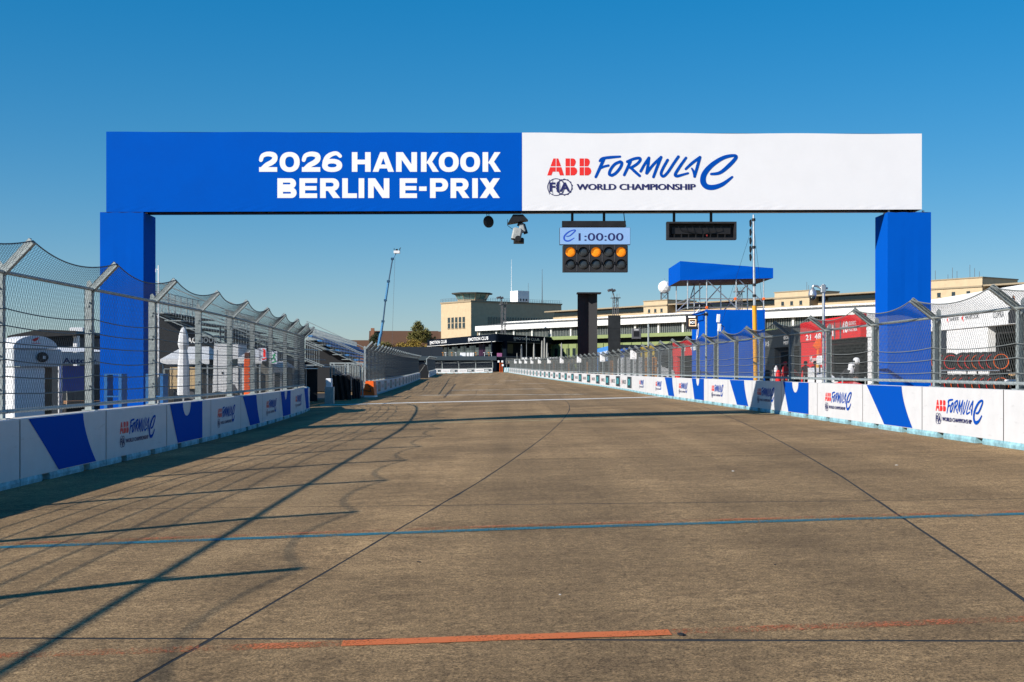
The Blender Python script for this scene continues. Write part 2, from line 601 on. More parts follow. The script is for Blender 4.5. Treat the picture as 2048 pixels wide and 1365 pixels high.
xs = [-1500, -700, -300, -150, -80, -45, -30, -20, -13, -6, 0, 6, 13, 20, 30, 45, 80, 150, 300, 700, 1500]
ys = [-80, -30, -10, 0, 20, 40, 60, 80, 102, 106, 120, 145, 175, 205, 230, 260, 290, 330, 400, 500, 800, 1500, 2500]
gb = MB()
gv = [(x, y, gz(x, y) - (0.02 if y < 104 else 0.0)) for y in ys for x in xs]
nx = len(xs)
gb.add(gv, [(j * nx + i, j * nx + i + 1, (j + 1) * nx + i + 1, (j + 1) * nx + i) for j in range(len(ys) - 1) for i in range(nx - 1)])
ground = struct(gb.build('ground', M_APRON))

# bitumen in the joints, and the concrete slabs standing a little proud of it
sb = MB()
NV = 60
for iu in range(-4, 3):
    pass
vs_, fs_ = [], []
for j in range(NV + 1):
    v = -14.5 + j * (118.0 / NV)
    for u in (-20, -15, -10, -5, 0, 5, 10, 15):
        x, y = uv(u, v)
        vs_.append((x, y, gz(x, y) - 0.0018))
for j in range(NV):
    for i in range(7):
        fs_.append((j * 8 + i, j * 8 + i + 1, (j + 1) * 8 + i + 1, (j + 1) * 8 + i))
sb.add(vs_, fs_)
seal = struct(sb.build('joint_bitumen', M_TAR))
apron = struct(bpy.data.objects.new('concrete_apron', None))
COL.objects.link(apron)
rows = [7.75 + 7.4 * k for k in range(-3, 14)]
for r, (v0, v1) in enumerate(zip(rows, rows[1:])):
    for u0 in range(-15, 15, 5):
        gl, gt = 0.011, 0.026
        if u0 == 5:
            gl = 0.018
        per = []
        NS = 12

        def jit(a):
            j = random.uniform(-a, a)
            if random.random() < 0.06:
                j += random.uniform(0.006, 0.016)
            return j
        for k in range(NS):
            per.append((u0 + gl + (5 - 2 * gl) * k / NS, v0 + gt + max(0, jit(.004))))
        for k in range(NS):
            per.append((u0 + 5 - gl - max(0, jit(.007)), v0 + gt + (v1 - v0 - 2 * gt) * k / NS))
        for k in range(NS):
            per.append((u0 + 5 - gl - (5 - 2 * gl) * k / NS, v1 - gt - max(0, jit(.004))))
        for k in range(NS):
            per.append((u0 + gl + max(0, jit(.007)), v1 - gt - (v1 - v0 - 2 * gt) * k / NS))
        top = []
        dz = random.uniform(-.0008, .0008)
        for u, v in per:
            x, y = uv(u, v)
            top.append((x, y, gz(x, y) + dz))
        n = len(top)
        mb = MB()
        cxv, cyv = uv(u0 + 2.5, (v0 + v1) / 2)
        mb.add(top + [(x, y, z - 0.03) for x, y, z in top] + [(cxv, cyv, gz(cxv, cyv) + dz)],
               [(i, (i + 1) % n, 2 * n) for i in range(n)] + [(i, n + i, n + (i + 1) % n, (i + 1) % n) for i in range(n)])
        mb.build('slab', M_APRON, apron)


def paint(name, col, wear=0.5, rough=0.7):
    m = bpy.data.materials.new(name)
    m.use_nodes = True
    t = m.node_tree
    b = t.nodes['Principled BSDF']
    b.inputs['Base Color'].default_value = col[:3] + (1,)
    b.inputs['Roughness'].default_value = rough
    geo = t.nodes.new('ShaderNodeNewGeometry')
    n = t.nodes.new('ShaderNodeTexNoise')
    n.inputs['Scale'].default_value = 55
    n.inputs['Detail'].default_value = 5
    t.links.new(geo.outputs['Position'], n.inputs['Vector'])
    n2 = t.nodes.new('ShaderNodeTexNoise')
    n2.inputs['Scale'].default_value = 2.2
    n2.inputs['Detail'].default_value = 4
    t.links.new(geo.outputs['Position'], n2.inputs['Vector'])
    ad = t.nodes.new('ShaderNodeMath')
    ad.operation = 'MULTIPLY_ADD'
    ad.inputs[1].default_value = 0.6
    t.links.new(n2.outputs['Fac'], ad.inputs[0])
    t.links.new(n.outputs['Fac'], ad.inputs[2])
    r = t.nodes.new('ShaderNodeMapRange')
    r.inputs['From Min'].default_value = 0.50 + 0.5 * wear
    r.inputs['From Max'].default_value = 0.72 + 0.5 * wear
    t.links.new(ad.outputs[0], r.inputs[0])
    tr = t.nodes.new('ShaderNodeBsdfTransparent')
    mx = t.nodes.new('ShaderNodeMixShader')
    out = t.nodes['Material Output']
    t.links.new(r.outputs[0], mx.inputs[0])
    t.links.new(tr.outputs[0], mx.inputs[1])
    t.links.new(b.outputs[0], mx.inputs[2])
    t.links.new(mx.outputs[0], out.inputs[0])
    return m


def strip(name, pix, w, m, lift=0.004, n=24):
    """painted line on the ground through ground points given as picture points, w metres wide"""
    P = [Vector(gpx(*p)) for p in pix]
    pts = []
    for a, b in zip(P, P[1:]):
        pts += [a.lerp(b, k / n) for k in range(n)]
    pts.append(P[-1])
    vs = []
    for i, p in enumerate(pts):
        d = (pts[min(i + 1, len(pts) - 1)] - pts[max(0, i - 1)]).normalized()
        q = Vector((-d.y, d.x)) * w / 2
        for s_ in (1, -1):
            x, y = p + q * s_ * random.uniform(.93, 1.05)
            vs.append((x, y, gz(x, y) + lift))
    mb = MB()
    mb.add(vs, [(2 * i, 2 * i + 1, 2 * i + 3, 2 * i + 2) for i in range(len(pts) - 1)])
    return struct(mb.build(name, m))


P_OR = paint('worn_orange_line_paint', (0.56, 0.135, 0.028), 0.02)
P_ORF = paint('faded_orange_line_paint', (0.48, 0.13, 0.04), 0.52)
P_ORFF = paint('rubbed_orange_line_paint', (0.50, 0.14, 0.04), 0.44)
P_BL = paint('worn_blue_line_paint', (0.018, 0.135, 0.18), 0.22)
P_WH = paint('worn_white_line_paint', (0.75, 0.74, 0.70), 0.12)
P_WHF = paint('faded_white_line_paint', (0.62, 0.58, 0.48), 0.36)
strip('orange_line', [(684, 1288), (1024, 1276), (1340, 1266)], 0.16, P_OR)
strip('orange_line', [(-900, 1346), (-60, 1315), (330, 1301), (684, 1288)], 0.16, P_ORFF)
strip('orange_line', [(1340, 1265), (1700, 1252), (2120, 1236), (3100, 1200)], 0.16, P_ORF)
strip('blue_line', [(-700, 1121), (-60, 1098), (1024, 1058.5), (2100, 1027), (2640, 1011)], 0.18, P_BL)
strip('orange_line', [(-700, 1114), (-60, 1091), (1024, 1052.5), (2100, 1022), (2640, 1006)], 0.13, P_ORF, 0.006)
strip('white_line', [(640, 811), (820, 806), (1165, 798.5), (1330, 794)], 1.3, P_WH)
strip('white_line', [(840, 791), (1010, 790), (1166, 789)], 1.0, P_WHF)
strip('yellow_line', [(600, 853), (1024, 843), (1560, 827)], 0.35, paint('faded_yellow_line_paint', (0.45, 0.36, 0.17), 0.25))
for (x0, x1, y) in ((905, 1000, 781), (1010, 1085, 779), (935, 1005, 769.5), (1035, 1095, 768), (1000, 1045, 762.5), (955, 990, 757)):
    strip('white_grid_mark', [(x0, y), (x1, y - .8)], 1.1 if y > 765 else 1.6, P_WHF, n=6)
# strips of rubber and patching laid along the driving line
P_RUB = paint('tyre_rubber_marks', (0.02, 0.02, 0.02), 0.42)
strip('tyre_mark', [(888, 796), (902, 780), (911, 769)], 0.16, P_RUB)
# litter and small stones lying on the track
M_PALE = mat('pale_stone', (0.55, 0.53, 0.48), 0.8)
for (px, py, r_, dark, lab) in ((1466, 943, .022, 0, 'largest pale pebble on the track, beyond the blue line'), (1362, 1270.5, .03, 1, 'dark rubber scrap lying at the end of bright orange line'),
                               (838, 1125, .02, 1, 'dark rubber scrap left of centre, in front of blue line'), (1120, 1190, .012, 0, 'tiny pale pebble near the middle, in front of blue line'),
                               (1550, 1130, .014, 1, 'dark rubber scrap right of centre, in front of blue line'), (1793, 931, .02, 0, 'pale pebble on the track close to right wall')):
    x, y = gpx(px, py)
    mb = MB()
    mb.lathe([(r_ * .5, 0), (r_, r_ * .2), (r_ * .8, r_ * .5), (r_ * .3, r_ * .7)], (0, 0, 0), 7)
    o = mb.build('pebble' if not dark else 'rubber_scrap', M_PALE if not dark else M_RUBBER)
    o.location = (x, y, gz(x, y))
    o.scale = (1.4, .8, .6)
    o.rotation_euler = (0, 0, px)
    tag(o, lab, 'scrap' if dark else 'pebble', 'small litter on the track')

# ------------------------------------------------------------------ race logo (brush lettering), in units of the artwork
def logo(mb, x0, z0, k, y, reds=0, blues=1, navys=2):
    """artwork box 153..1845 wide, 545 high point at the bottom; x0,z0 = lower left corner; k = metres per artwork unit"""
    X = lambda a: x0 + (a - 153) * k
    Z = lambda b: z0 + (545 - b) * k
    pl = lambda pts: [(X(a), Z(b)) for a, b in pts]
    st = [0]

    def yy():
        st[0] += 1
        return y - st[0] * 0.00016
    for p in ([(208, 211), (228, 211), (228, 281), (182, 281)], [(234, 211), (251, 211), (276, 281), (234, 281)],
              [(179, 289), (228, 289), (228, 329), (202, 329), (190, 362), (153, 362)], [(234, 289), (279, 289), (303, 362), (266, 362), (255, 329), (234, 329)]):
        mb.flat(pl(p), y, reds)
    for dx in (0, 125):
        for p in ([(316, 211), (355, 211), (355, 281), (316, 281)], [(361, 211), (385, 211), (400, 219), (408, 240), (404, 260), (392, 281), (361, 281)],
                  [(316, 289), (355, 289), (355, 362), (316, 362)], [(361, 289), (397, 289), (413, 301), (421, 323), (414, 346), (394, 362), (361, 362)]):
            mb.flat(pl([(a + dx, b) for a, b in p]), y, reds)

    def s(pts, w=27):
        mb.stroke(pl(pts), [q * k for q in w] if isinstance(w, list) else w * k, yy(), blues, 5)
    s([(620, 234), (645, 212), (720, 201), (802, 195)], [20, 27, 27, 20])
    s([(655, 222), (620, 300), (585, 376)], [30, 29, 24])
    s([(622, 300), (660, 283), (698, 274)], 22)
    s([(803, 240), (755, 262), (717, 310), (706, 350), (728, 362)], 27)
    s([(728, 362), (765, 340), (805, 290), (817, 252), (803, 240)], 27)
    s([(866, 240), (920, 216), (972, 208), (980, 228), (950, 262), (895, 296)], 26)
    s([(893, 240), (868, 295), (838, 358)], [28, 27, 24])
    s([(900, 296), (935, 330), (976, 366)], [24, 27, 24])
    s([(985, 325), (1020, 262), (1058, 206)], 25)
    s([(1058, 206), (1050, 270), (1037, 342)], 26)
    s([(1040, 342), (1095, 268), (1166, 200)], 25)
    s([(1166, 200), (1130, 290), (1098, 376)], [26, 27, 24])
    s([(1224, 225), (1182, 300), (1166, 348), (1186, 370), (1225, 335), (1275, 260), (1320, 195)], 25)
    s([(1388, 205), (1335, 280), (1293, 350), (1306, 368), (1350, 358), (1406, 342)], [22, 26, 27, 26, 22, 18])
    s([(1385, 305), (1445, 250), (1512, 200)], [20, 26, 24])
    s([(1512, 200), (1490, 280), (1464, 372)], [26, 27, 24])
    s([(1440, 300), (1456, 330), (1464, 368)], [16, 22, 22])
    s([(1612, 350), (1690, 338), (1770, 275), (1832, 205), (1812, 185), (1720, 205), (1620, 268), (1553, 345), (1540, 415), (1570, 460), (1632, 468), (1715, 440), (1800, 376)],
      [22, 30, 36, 32, 26, 34, 42, 48, 52, 48, 46, 36, 20])

    def ring(cxx, czz, r, w, gear=False):
        n = 28
        vs, fs = [], []
        for i in range(n):
            t = 2 * math.pi * i / n
            ro = r + (7 if gear and i % 2 else 0)
            vs += [(X(cxx + ro * math.cos(t)), 0, Z(czz + ro * math.sin(t))), (X(cxx + (r - w) * math.cos(t)), 0, Z(czz + (r - w) * math.sin(t)))]
        yv = yy()
        mb.add([(a, yv, c) for a, _, c in vs], [(2 * i, 2 * i + 1, (2 * i + 3) % (2 * n), (2 * i + 2) % (2 * n)) for i in range(n)], navys)
    ring(231, 466, 78, 6)
    ring(305, 466, 70, 6, True)
    for e in (28, 58):
        mb.stroke(pl([(231 + e, 400), (231 + e * 1.25, 466), (231 + e, 532)]), 3 * k, yy(), navys, 3)
        mb.stroke(pl([(231 - e, 400), (231 - e * 1.25, 466), (231 - e, 532)]), 3 * k, yy(), navys, 3)
    mb.text('FIA', X(172), X(358), Z(507), Z(424), yy(), navys, .035)
    for e in (-4, 0, 4):
        mb.text('WORLD CHAMPIONSHIP', X(418 + e), X(1471 + e), Z(491), Z(438), yy(), navys, 0.0)
    return mb


LOGO_M = [M_RED, M_PRINTBLUE, M_NAVY]

# ------------------------------------------------------------------ barrier blocks with printed banners, and the debris fence on them
BL = 4.2
BODY = MB().prism([(0.01, .10), (0.01, 1.0), (.44, 1.0), (.50, .5), (.50, .10)], .012, BL - .012, 'x').mesh('body', M_CONC)
FEET = []
for a, b in ((.012, .92), (1.26, 2.92), (3.26, BL - .012)):
    FEET.append(MB().prism([(-.012, 0), (-.02, .06), (-.004, .118), (.5, .118), (.53, 0)], a, b, 'x').mesh('foot', M_LIGHTBLUE))
mb = MB()
n_ = 10
for i in range(n_):     # vinyl skin: front sheet and a lip folded over the top, slightly rippled
    a, b = .018 + (BL - .036) * i / n_, .018 + (BL - .036) * (i + 1) / n_
    w0, w1 = .003 * math.sin(i * 1.9), .003 * math.sin((i + 1) * 1.9)
    mb.add([(a, -.008 + w0, .112), (b, -.008 + w1, .112), (b, -.008 + w1, 1.006), (a, -.008 + w0, 1.006), (a, .2, 1.008), (b, .2, 1.008)], [(0, 1, 2, 3), (3, 2, 5, 4)])
BANNER = mb.mesh('banner', M_WALLW)
FR = -.0135
k_ = 0.00146
LOGO_ME = logo(MB(), 0.82, 0.27, k_, FR).mesh('logo', LOGO_M)
arc = lambda c, r, a0, a1, n, sx=1.0: [(c[0] + math.cos(R(a0 + (a1 - a0) * i / n)) * r * sx, c[1] + math.sin(R(a0 + (a1 - a0) * i / n)) * r) for i in range(n + 1)]
z1, z0 = 1.002, .125
curve = [(.69 * BL + (1 - t) ** 0 * (.17 * BL) * (t ** 1.6), z1 + (z0 - z1) * t) for t in [i / 8 for i in range(9)]]
STRIPE_A = MB().flat([(.08 * BL, z1), (.40 * BL, z0)] + curve[::-1], FR).mesh('stripe', M_PRINTBLUE)
bite = arc((.42 * BL, z1), .30, 180, 360, 12, 1.25)
STRIPE_U = MB().flat([(.06 * BL, z1), (.22 * BL, z0), (.78 * BL, z0), (.78 * BL, z1)] + bite[::-1], FR).mesh('stripe', M_PRINTBLUE)


def arrow(mb, x, z, s, y, mi):
    mb.flat([(x, z), (x + s, z + s * .62), (x + s * .55, z), (x + s, z - s * .62)], y, mi)


mb = MB()
arrow(mb, .55, .56, .42, FR, 1)
mb.text('HANKOOK', 1.05, 3.75, .42, .70, FR, 0, .02)
HANK = mb.mesh('lettering', [M_GREYPRINT, M_RED])
mb = MB()
mb.flat([(.5, .2), (3.7, .2), (3.7, .93), (.5, .93)], FR, 0)
mb.text('iON', .95, 2.55, .36, .80, FR - .002, 1, .03)
mb.flat([(2.95, .28), (3.45, .22), (3.55, .90), (3.05, .90)], FR - .002, 2)
ION = mb.mesh('advert', [M_DARKTEAL, M_TEAL, M_GREYPRINT])
mb = MB()
mb.text('HANKOOK', .25, 1.95, .42, .66, FR, 0, .02)
mb.flat([(2.15, .28), (4.0, .28), (4.0, .86), (2.15, .86)], FR, 1)
mb.text('iON', 2.3, 3.2, .40, .74, FR - .002, 2, .03)
mb.flat([(3.45, .36), (3.9, .30), (3.9, .66), (3.6, .66)], FR - .002, 3)
COMBO = mb.mesh('advert', [M_GREYPRINT, M_DARKTEAL, M_PRINTWHITE, M_GREYPRINT])
base = [('body', BODY, None)] + [('foot', f, None) for f in FEET] + [('banner', BANNER, None)]
BLOCK = {'logo': base + [('logo', LOGO_ME, None)], 'A': base + [('stripe', STRIPE_A, None)], 'U': base + [('stripe', STRIPE_U, None)], 'plain': base,
         'hank': base + [('lettering', HANK, None)], 'ion': base + [('advert', ION, None)], 'combo': base + [('advert', COMBO, None)]}
KINDTXT = {'logo': 'with race logo', 'A': 'with slanting blue stripe', 'U': 'with notched blue shape', 'plain': 'without print',
           'hank': 'with dark lettering', 'ion': 'with teal advert square', 'combo': 'with mixed adverts'}

# fence panel: local x along the wall, -y towards the track, z up from the foot of the block
Y0 = .25


def make_fence(ZT, AY, AZ, cable_z, sag):
    """ZT height of the top rail, AY/AZ reach and rise of the inclined arm; returns the list of shared part meshes"""
    mb = MB()
    for (x0, x1, y0, y1) in ((-.06, -.05, Y0 - .02, Y0 + .12), (-.06, .06, Y0 - .02, Y0 - .010), (-.06, .06, Y0 + .110, Y0 + .12)):
        mb.box(x0, x1, y0, y1, 1.0, ZT + .03)
    mb.box(-.09, .09, Y0 - .08, Y0 + .16, 1.009, 1.025)
    # gusset ear behind the bend, and clamp bolts
    mb.prism([(Y0 + .02, ZT - .12), (Y0 + .02, ZT + .12), (Y0 + .06, ZT + .18), (Y0 + .11, ZT + .15), (Y0 + .13, ZT - .02)], .055, .067, 'x')
    for k in range(4):
        z = 1.4 + k * (ZT - 1.6) / 3.2
        mb.tube((-.075, Y0 + .05, z), (-.045, Y0 + .05, z), .022, 6)
        mb.box(-.085, -.03, Y0 + .02, Y0 + .045, z + .05, z + .075)
    post = mb.mesh('post', M_GALV)
    L = math.hypot(AY, AZ) + .06
    d = Vector((0, -AY, AZ)).normalized()
    n = Vector((0, AZ, AY)).normalized()
    p = Vector((0, Y0 + .03, ZT - .03))
    mb = MB()
    for (x0, x1, n0, n1) in ((-.055, -.045, -.055, .055), (-.055, .055, -.055, -.045), (-.055, .055, .045, .055)):
        vs = [p + Vector((x, 0, 0)) + n * q + d * l for l in (0, L) for q in (n0, n1) for x in (x0, x1)]
        mb.add(vs, [(0, 1, 3, 2), (4, 6, 7, 5), (0, 4, 5, 1), (2, 3, 7, 6), (0, 2, 6, 4), (1, 5, 7, 3)])
    arm = mb.mesh('arm', M_GALV)
    tip = p + d * L

    def over(x, t):
        s = 4 * (x / BL) * (1 - x / BL)
        return (x, Y0 + (tip.y - Y0) * t * (1 - .12 * s), ZT + (tip.z - ZT) * t * (1 - sag * s))
    step, dz, r = .0512, .076, .0029
    mb = MB()
    nz = int((ZT - 1.10) / dz)
    no = max(6, int(L / dz))
    for i in range(int(BL / step)):
        x = (i + .5) * step
        wob = random.uniform(-.003, .003)
        ph = random.uniform(-.004, .004)
        pts = []
        sg = 1 if i % 2 else -1
        for k in range(nz + 1):
            bulge = -.012 * math.sin(math.pi * k / nz) * math.sin(math.pi * x / BL)
            pts.append((x + wob * math.sin(k * .5) + sg * (step / 2 if k % 2 else -step / 2), Y0 - .03 + bulge, 1.10 + (ZT - 1.10) * k / nz + ph))
        for k in range(1, no + 1):
            q = over(x + sg * (step / 2 if (k + nz) % 2 else -step / 2), k / no)
            pts.append((max(0, min(BL, q[0])), q[1] - .02, q[2]))
        mb.path(pts, r, 3)
    wire = mb.mesh('wire_mesh', M_WIRE)

    def rail(z, r, name, wrap=False):
        mb = MB()
        y = Y0 - .02
        mb.tube((0, y, z), (BL, y, z), r, 8)
        if wrap:
            mb.path([(i * .02, y + (r + .006) * math.cos(i * 1.05), z + (r + .006) * math.sin(i * 1.05)) for i in range(int(BL / .02))], .0035, 3)
        return mb.mesh(name, M_GALV)
    parts = [('post', post, None), ('arm', arm, None), ('top_rail', rail(ZT, .03, 'top_rail'), None), ('bottom_rail', rail(1.12, .03, 'bottom_rail', True), None),
             ('top_cable', MB().path([over(BL * i / 16, 1.0) for i in range(17)], .011, 5).mesh('top_cable', M_CABLE), None)]
    for k, z in enumerate(cable_z):
        sg = .03 + .018 * (k % 3)
        pts = [(BL * i / 14, Y0 - .045 - .03 * math.sin(math.pi * i / 14), z - sg * 4 * (i / 14) * (1 - i / 14)) for i in range(15)]
        parts.append(('cable', MB().path(pts, .0095, 5).mesh('cable', M_CABLE), None))
    parts.append(('wire_mesh', wire, 'stuff'))
    return parts


FENCE_L = make_fence(3.22, .44, .46, [1.40 + .255 * i for i in range(6)], .42)
FENCE_R = make_fence(2.44, .46, .36, [1.30, 1.57, 1.82], .48)


def resample(poly, step, start=0.0):
    P = [Vector(p) for p in poly]
    out, acc, nxt = [], 0.0, start
    for a, b in zip(P, P[1:]):
        L = (b - a).length
        while nxt <= acc + L + 1e-6:
            out.append(a.lerp(b, (nxt - acc) / L))
            nxt += step
        acc += L
    return out


def smooth(poly, n=8):
    out = []
    for i in range(len(poly) - 1):
        p0, p1, p2, p3 = [Vector(poly[max(0, min(len(poly) - 1, j))]) for j in (i - 1, i, i + 1, i + 2)]
        for k in range(n):
            t = k / n
            out.append(0.5 * (2 * p1 + (p2 - p0) * t + (2 * p0 - 5 * p1 + 4 * p2 - p3) * t * t + (3 * p1 - p0 - 3 * p2 + p3) * t ** 3))
    out.append(Vector(poly[-1]))
    return out


def wall(J, rev, kinds, where, fence, first, group_b, group_f, ends=True):
    """J: joints on the track face, near to far; rev: built far to near (right hand walls); where(i): phrase for block i"""
    for i, (a, b) in enumerate(zip(J, J[1:])):
        p, q = (b, a) if rev else (a, b)
        d = q - p
        za, zb = gz(*p), gz(*q)
        rz = math.atan2(d.y, d.x)
        pit = -math.atan2(zb - za, d.length)
        k = kinds(i)
        nm = where(i)
        spawn(BLOCK[k], 'barrier_block', 'white barrier block ' + KINDTXT[k] + ', ' + nm, 'barrier', (p.x, p.y, za), rz, group_b, pit)
        t = spawn(fence, 'fence_panel', 'wire mesh debris fence panel, ' + nm, 'fence', (p.x, p.y, za), rz, group_f, pit)
        if i == (0 if rev else len(J) - 2) and ends:
            for pn, me, _ in fence[:2]:
                o = link(pn, me, t)
                o.location = (BL, 0, 0)


# first left wall, from behind the camera to where it turns away
L1 = smooth([(-7.15, -12), (-7.2, 4), (-7.4, 18.6), (-7.45, 28), (-7.5, 33), (-7.75, 39), (-8.2, 47.5), (-8.7, 54.5), (-9.3, 59.5), (-10.2, 63)])
J = resample(L1, BL, 31.4 - BL * 7)
GANTRY_Y = 35.0
iL = min(range(len(J)), key=lambda i: abs(J[i].y - 19.4))
patL = ['A', 'logo', 'U', 'logo', 'A', 'logo', 'U', 'logo', 'A', 'logo', 'U']
g0 = min(i for i in range(len(J)) if J[i].y > GANTRY_Y)


def whL(i):
    return 'left wall, %s %s left gantry column' % (nth(i - g0 + 2) if i >= g0 - 1 else nth(g0 - 1 - i), 'beyond' if i >= g0 - 1 else 'before')


wall(J, False, lambda i: patL[i - iL] if 0 <= i - iL < len(patL) else ('logo' if (i - iL) % 2 else 'A'), whL, FENCE_L, 1, 'barrier blocks of the near left wall', 'fence panels on the near left wall')
JL1 = J
# right wall, all the way down the straight
R1 = smooth([(9.08, -2), (8.9, 8), (8.62, 21.7), (8.33, 35), (8.1, 44), (7.85, 54), (7.6, 65), (7.55, 76), (7.6, 88), (7.2, 110), (5.9, 143), (2.9, 211), (1.0, 250), (-.9, 290)])
JR = resample(R1, BL, 28.76 - BL * 5)
iR = min(range(len(JR)), key=lambda i: abs(JR[i].y - 22.6))
patR = ['logo', 'A', 'logo', 'U', 'logo', 'A', 'logo', 'U', 'logo', 'A', 'logo', 'plain', 'logo', 'plain']
gR = min(i for i in range(len(JR)) if JR[i].y > GANTRY_Y)


def kR(i):
    j = i - iR
    if j < 0:
        return 'plain'
    if j < len(patR):
        return patR[j]
    return 'ion' if (j - len(patR)) % 2 == 0 else 'hank'


def whR(i):
    return 'right wall, %s %s right gantry column' % (nth(i - gR + 2) if i >= gR - 1 else nth(gR - 1 - i), 'beyond' if i >= gR - 1 else 'before')


wall(JR, True, kR, whR, FENCE_R, 1, 'barrier blocks of the right wall', 'fence panels on the right wall')
# second and third left walls further down
J2 = resample([(-9.5, 86), (-12.0, 146), (-14.6, 206)], BL)
wall(J2, False, lambda i: 'ion' if i % 2 == 0 else 'hank', lambda i: 'far left wall, %s past orange end block' % nth(i + 1), FENCE_L, 1, 'barrier blocks of the far left wall', 'fence panels on the far left wall')
J3 = resample([(-14.4, 222), (-15.4, 255), (-16.6, 284)], BL)
wall(J3, False, lambda i: 'plain', lambda i: 'last left wall, %s from its near end' % nth(i + 1), FENCE_L, 1, 'barrier blocks of the last left wall', 'fence panels on the last left wall')
# wall across the end of the straight
J4 = resample([(-20.6, 306), (-1.2, 300)], BL)
wall(J4, False, lambda i: 'combo', lambda i: 'end wall across the straight, %s from left' % nth(i + 1), FENCE_R, 1, 'barrier blocks across the end of the straight', 'fence panels across the end of the straight')
# narrow light blue and white crash pad where the walls meet
p = Vector((-.95, 296.5))
t = thing('crash_pad', 'pale blue and white crash pad where end wall meets right wall', 'crash pad', (p.x - .9, p.y, gz(*p)), 0)
MB().bbox(0, 1.5, 0, .8, 0, 1.1, .06).build('pad', M_LIGHTBLUE, t)
mb = MB()
for i in range(3):
    mb.flat([(.1 + i * .48, .1), (.3 + i * .48, .1), (.42 + i * .48, 1.0), (.22 + i * .48, 1.0)], -.012)
mb.build('chevron', M_PRINTWHITE, t)
# orange water filled end block in front of the far left wall
e = Vector((-9.25, 84.6))
t = thing('end_block', 'bright orange plastic end block with white foot at start of far left wall', 'barrier', (e.x, e.y, gz(*e)), R(-2))
MB().prism([(-.95, .12), (-.38, .62), (-.30, 1.06), (.2, 1.06), (.28, .12)], -.35, .85, 'y').build('shell', M_ORANGE, t)
MB().prism([(-1.0, 0), (-.97, .118), (.3, .118), (.32, 0)], -.4, .9, 'y').build('foot', M_WPLAST, t)
MB().tube((-.7, -.36, .50), (.1, -.36, .36), .02, 6).tube((.02, -.38, .35), (.02, -.38, .62), .03, 6).build('strap', M_BLACKPL, t)
MB().box(-.12, .0, -.362, -.351, .7, .74).build('plug', M_BLACKPL, t)

# ------------------------------------------------------------------ start gantry
GY = GANTRY_Y
g = thing('start_gantry', 'blue and white start gantry spanning the whole track', 'gantry', (0, GY, 0))


def clothbox(x0, x1, y0, y1, z0a, z0b, z1a, z1b, nx=40, nz=8, amp=.0015):
    """fabric covered box: front divided so that it ripples a little; a/b = left and right end heights"""
    mb = MB()
    vs = []
    for j in range(nz + 1):
        for i in range(nx + 1):
            k, l = i / nx, j / nz
            zb_, zt_ = z0a + (z0b - z0a) * k, z1a + (z1b - z1a) * k
            edge = .008 * math.sin(k * 19 + 1) * (1 if j == nz else 0)
            w = amp * (math.sin(k * 31 + l * 2.1) * .4 + math.sin(k * 11.3 - l * 5)) * math.sin(math.pi * min(1, max(0, k))) * math.sin(math.pi * l)
            w += .006 * math.exp(-l * 15) * math.sin(k * 150 + l * 40) * (.5 + .5 * math.sin(k * 23)) * (0 if j == 0 else 1)
            vs.append((x0 + (x1 - x0) * k, y0 + w, zb_ + (zt_ - zb_) * l + edge))
    fs = [(j * (nx + 1) + i, j * (nx + 1) + i + 1, (j + 1) * (nx + 1) + i + 1, (j + 1) * (nx + 1) + i) for j in range(nz) for i in range(nx)]
    mb.add(vs, fs)
    c = [(x0, y0, z0a), (x1, y0, z0b), (x1, y1, z0b), (x0, y1, z0a), (x0, y0, z1a), (x1, y0, z1b), (x1, y1, z1b), (x0, y1, z1a)]
    mb.add(c, [(4, 5, 6, 7), (1, 2, 6, 5), (2, 3, 7, 6), (3, 0, 4, 7)])
    return mb


for s_, (xa, xb) in (('left', (-11.18, -10.0)), ('right', (10.19, 11.37))):
    mb = clothbox(xa, xb, 0, 1.19, gz(xa, GY) + .02, gz(xa, GY) + .02, 5.84, 5.84, 10, 26, .0035)
    c = mb.build('column', M_BLUE, g)
    MB().box(xa + .02, xb - .02, .02, 1.17, 5.841, 5.85).build('cap', M_BLACK, c)
    for q in (xa + .12, xb - .12):
        for yy_ in (.3, .7):
            MB().tube((q, yy_, 5.85), (q, yy_, 5.93), .035, 6).build('bracket', M_ALU, c)
BF, BB = .16, .90
xl, xm, xr = -11.06, .272, 11.17
b0 = lambda x: 5.87 + (x - xl) / (xr - xl) * .07
b1 = lambda x: 8.055 - (x - xl) / (xr - xl) * .055
blue = clothbox(xl, xm - .003, BF, BB, b0(xl), b0(xm), b1(xl), b1(xm), 160, 26).build('blue_cover', M_BLUE, g)
white = clothbox(xm + .003, xr, BF, BB, b0(xm), b0(xr), b1(xm), b1(xr), 160, 26).build('white_cover', M_WHITE, g)
LF = BF - .0045
K = GY + BF
gx = lambda px: (px - 1024) / FPX * K
gzz = lambda py: CAM_H + (HOR - py) / FPX * K
mb = MB()
bx = lambda a: gx(480 + a / 3.531)
for ch, a, b in (('2', 135, 263), ('0', 280, 422), ('2', 437, 567), ('6', 580, 722), ('H', 790, 923), ('A', 937, 1087), ('N', 1102, 1250), ('K', 1278, 1402), ('O', 1404, 1545), ('O', 1555, 1695), ('K', 1713, 1840)):
    mb.wide(ch, bx(a), bx(b), gzz(344.1), gzz(304.9), LF)
for ch, a, b in (('B', 264, 400), ('E', 420, 545), ('R', 566, 705), ('L', 722, 826), ('I', 838, 877), ('N', 905, 1055), ('E', 1128, 1250), ('-', 1265, 1318), ('P', 1342, 1470), ('R', 1487, 1618), ('I', 1640, 1678), ('X', 1693, 1835)):
    mb.wide(ch, bx(a), bx(b), gzz(396.5), gzz(357.1), LF)
mb.build('lettering', M_PRINTWHITE, blue)
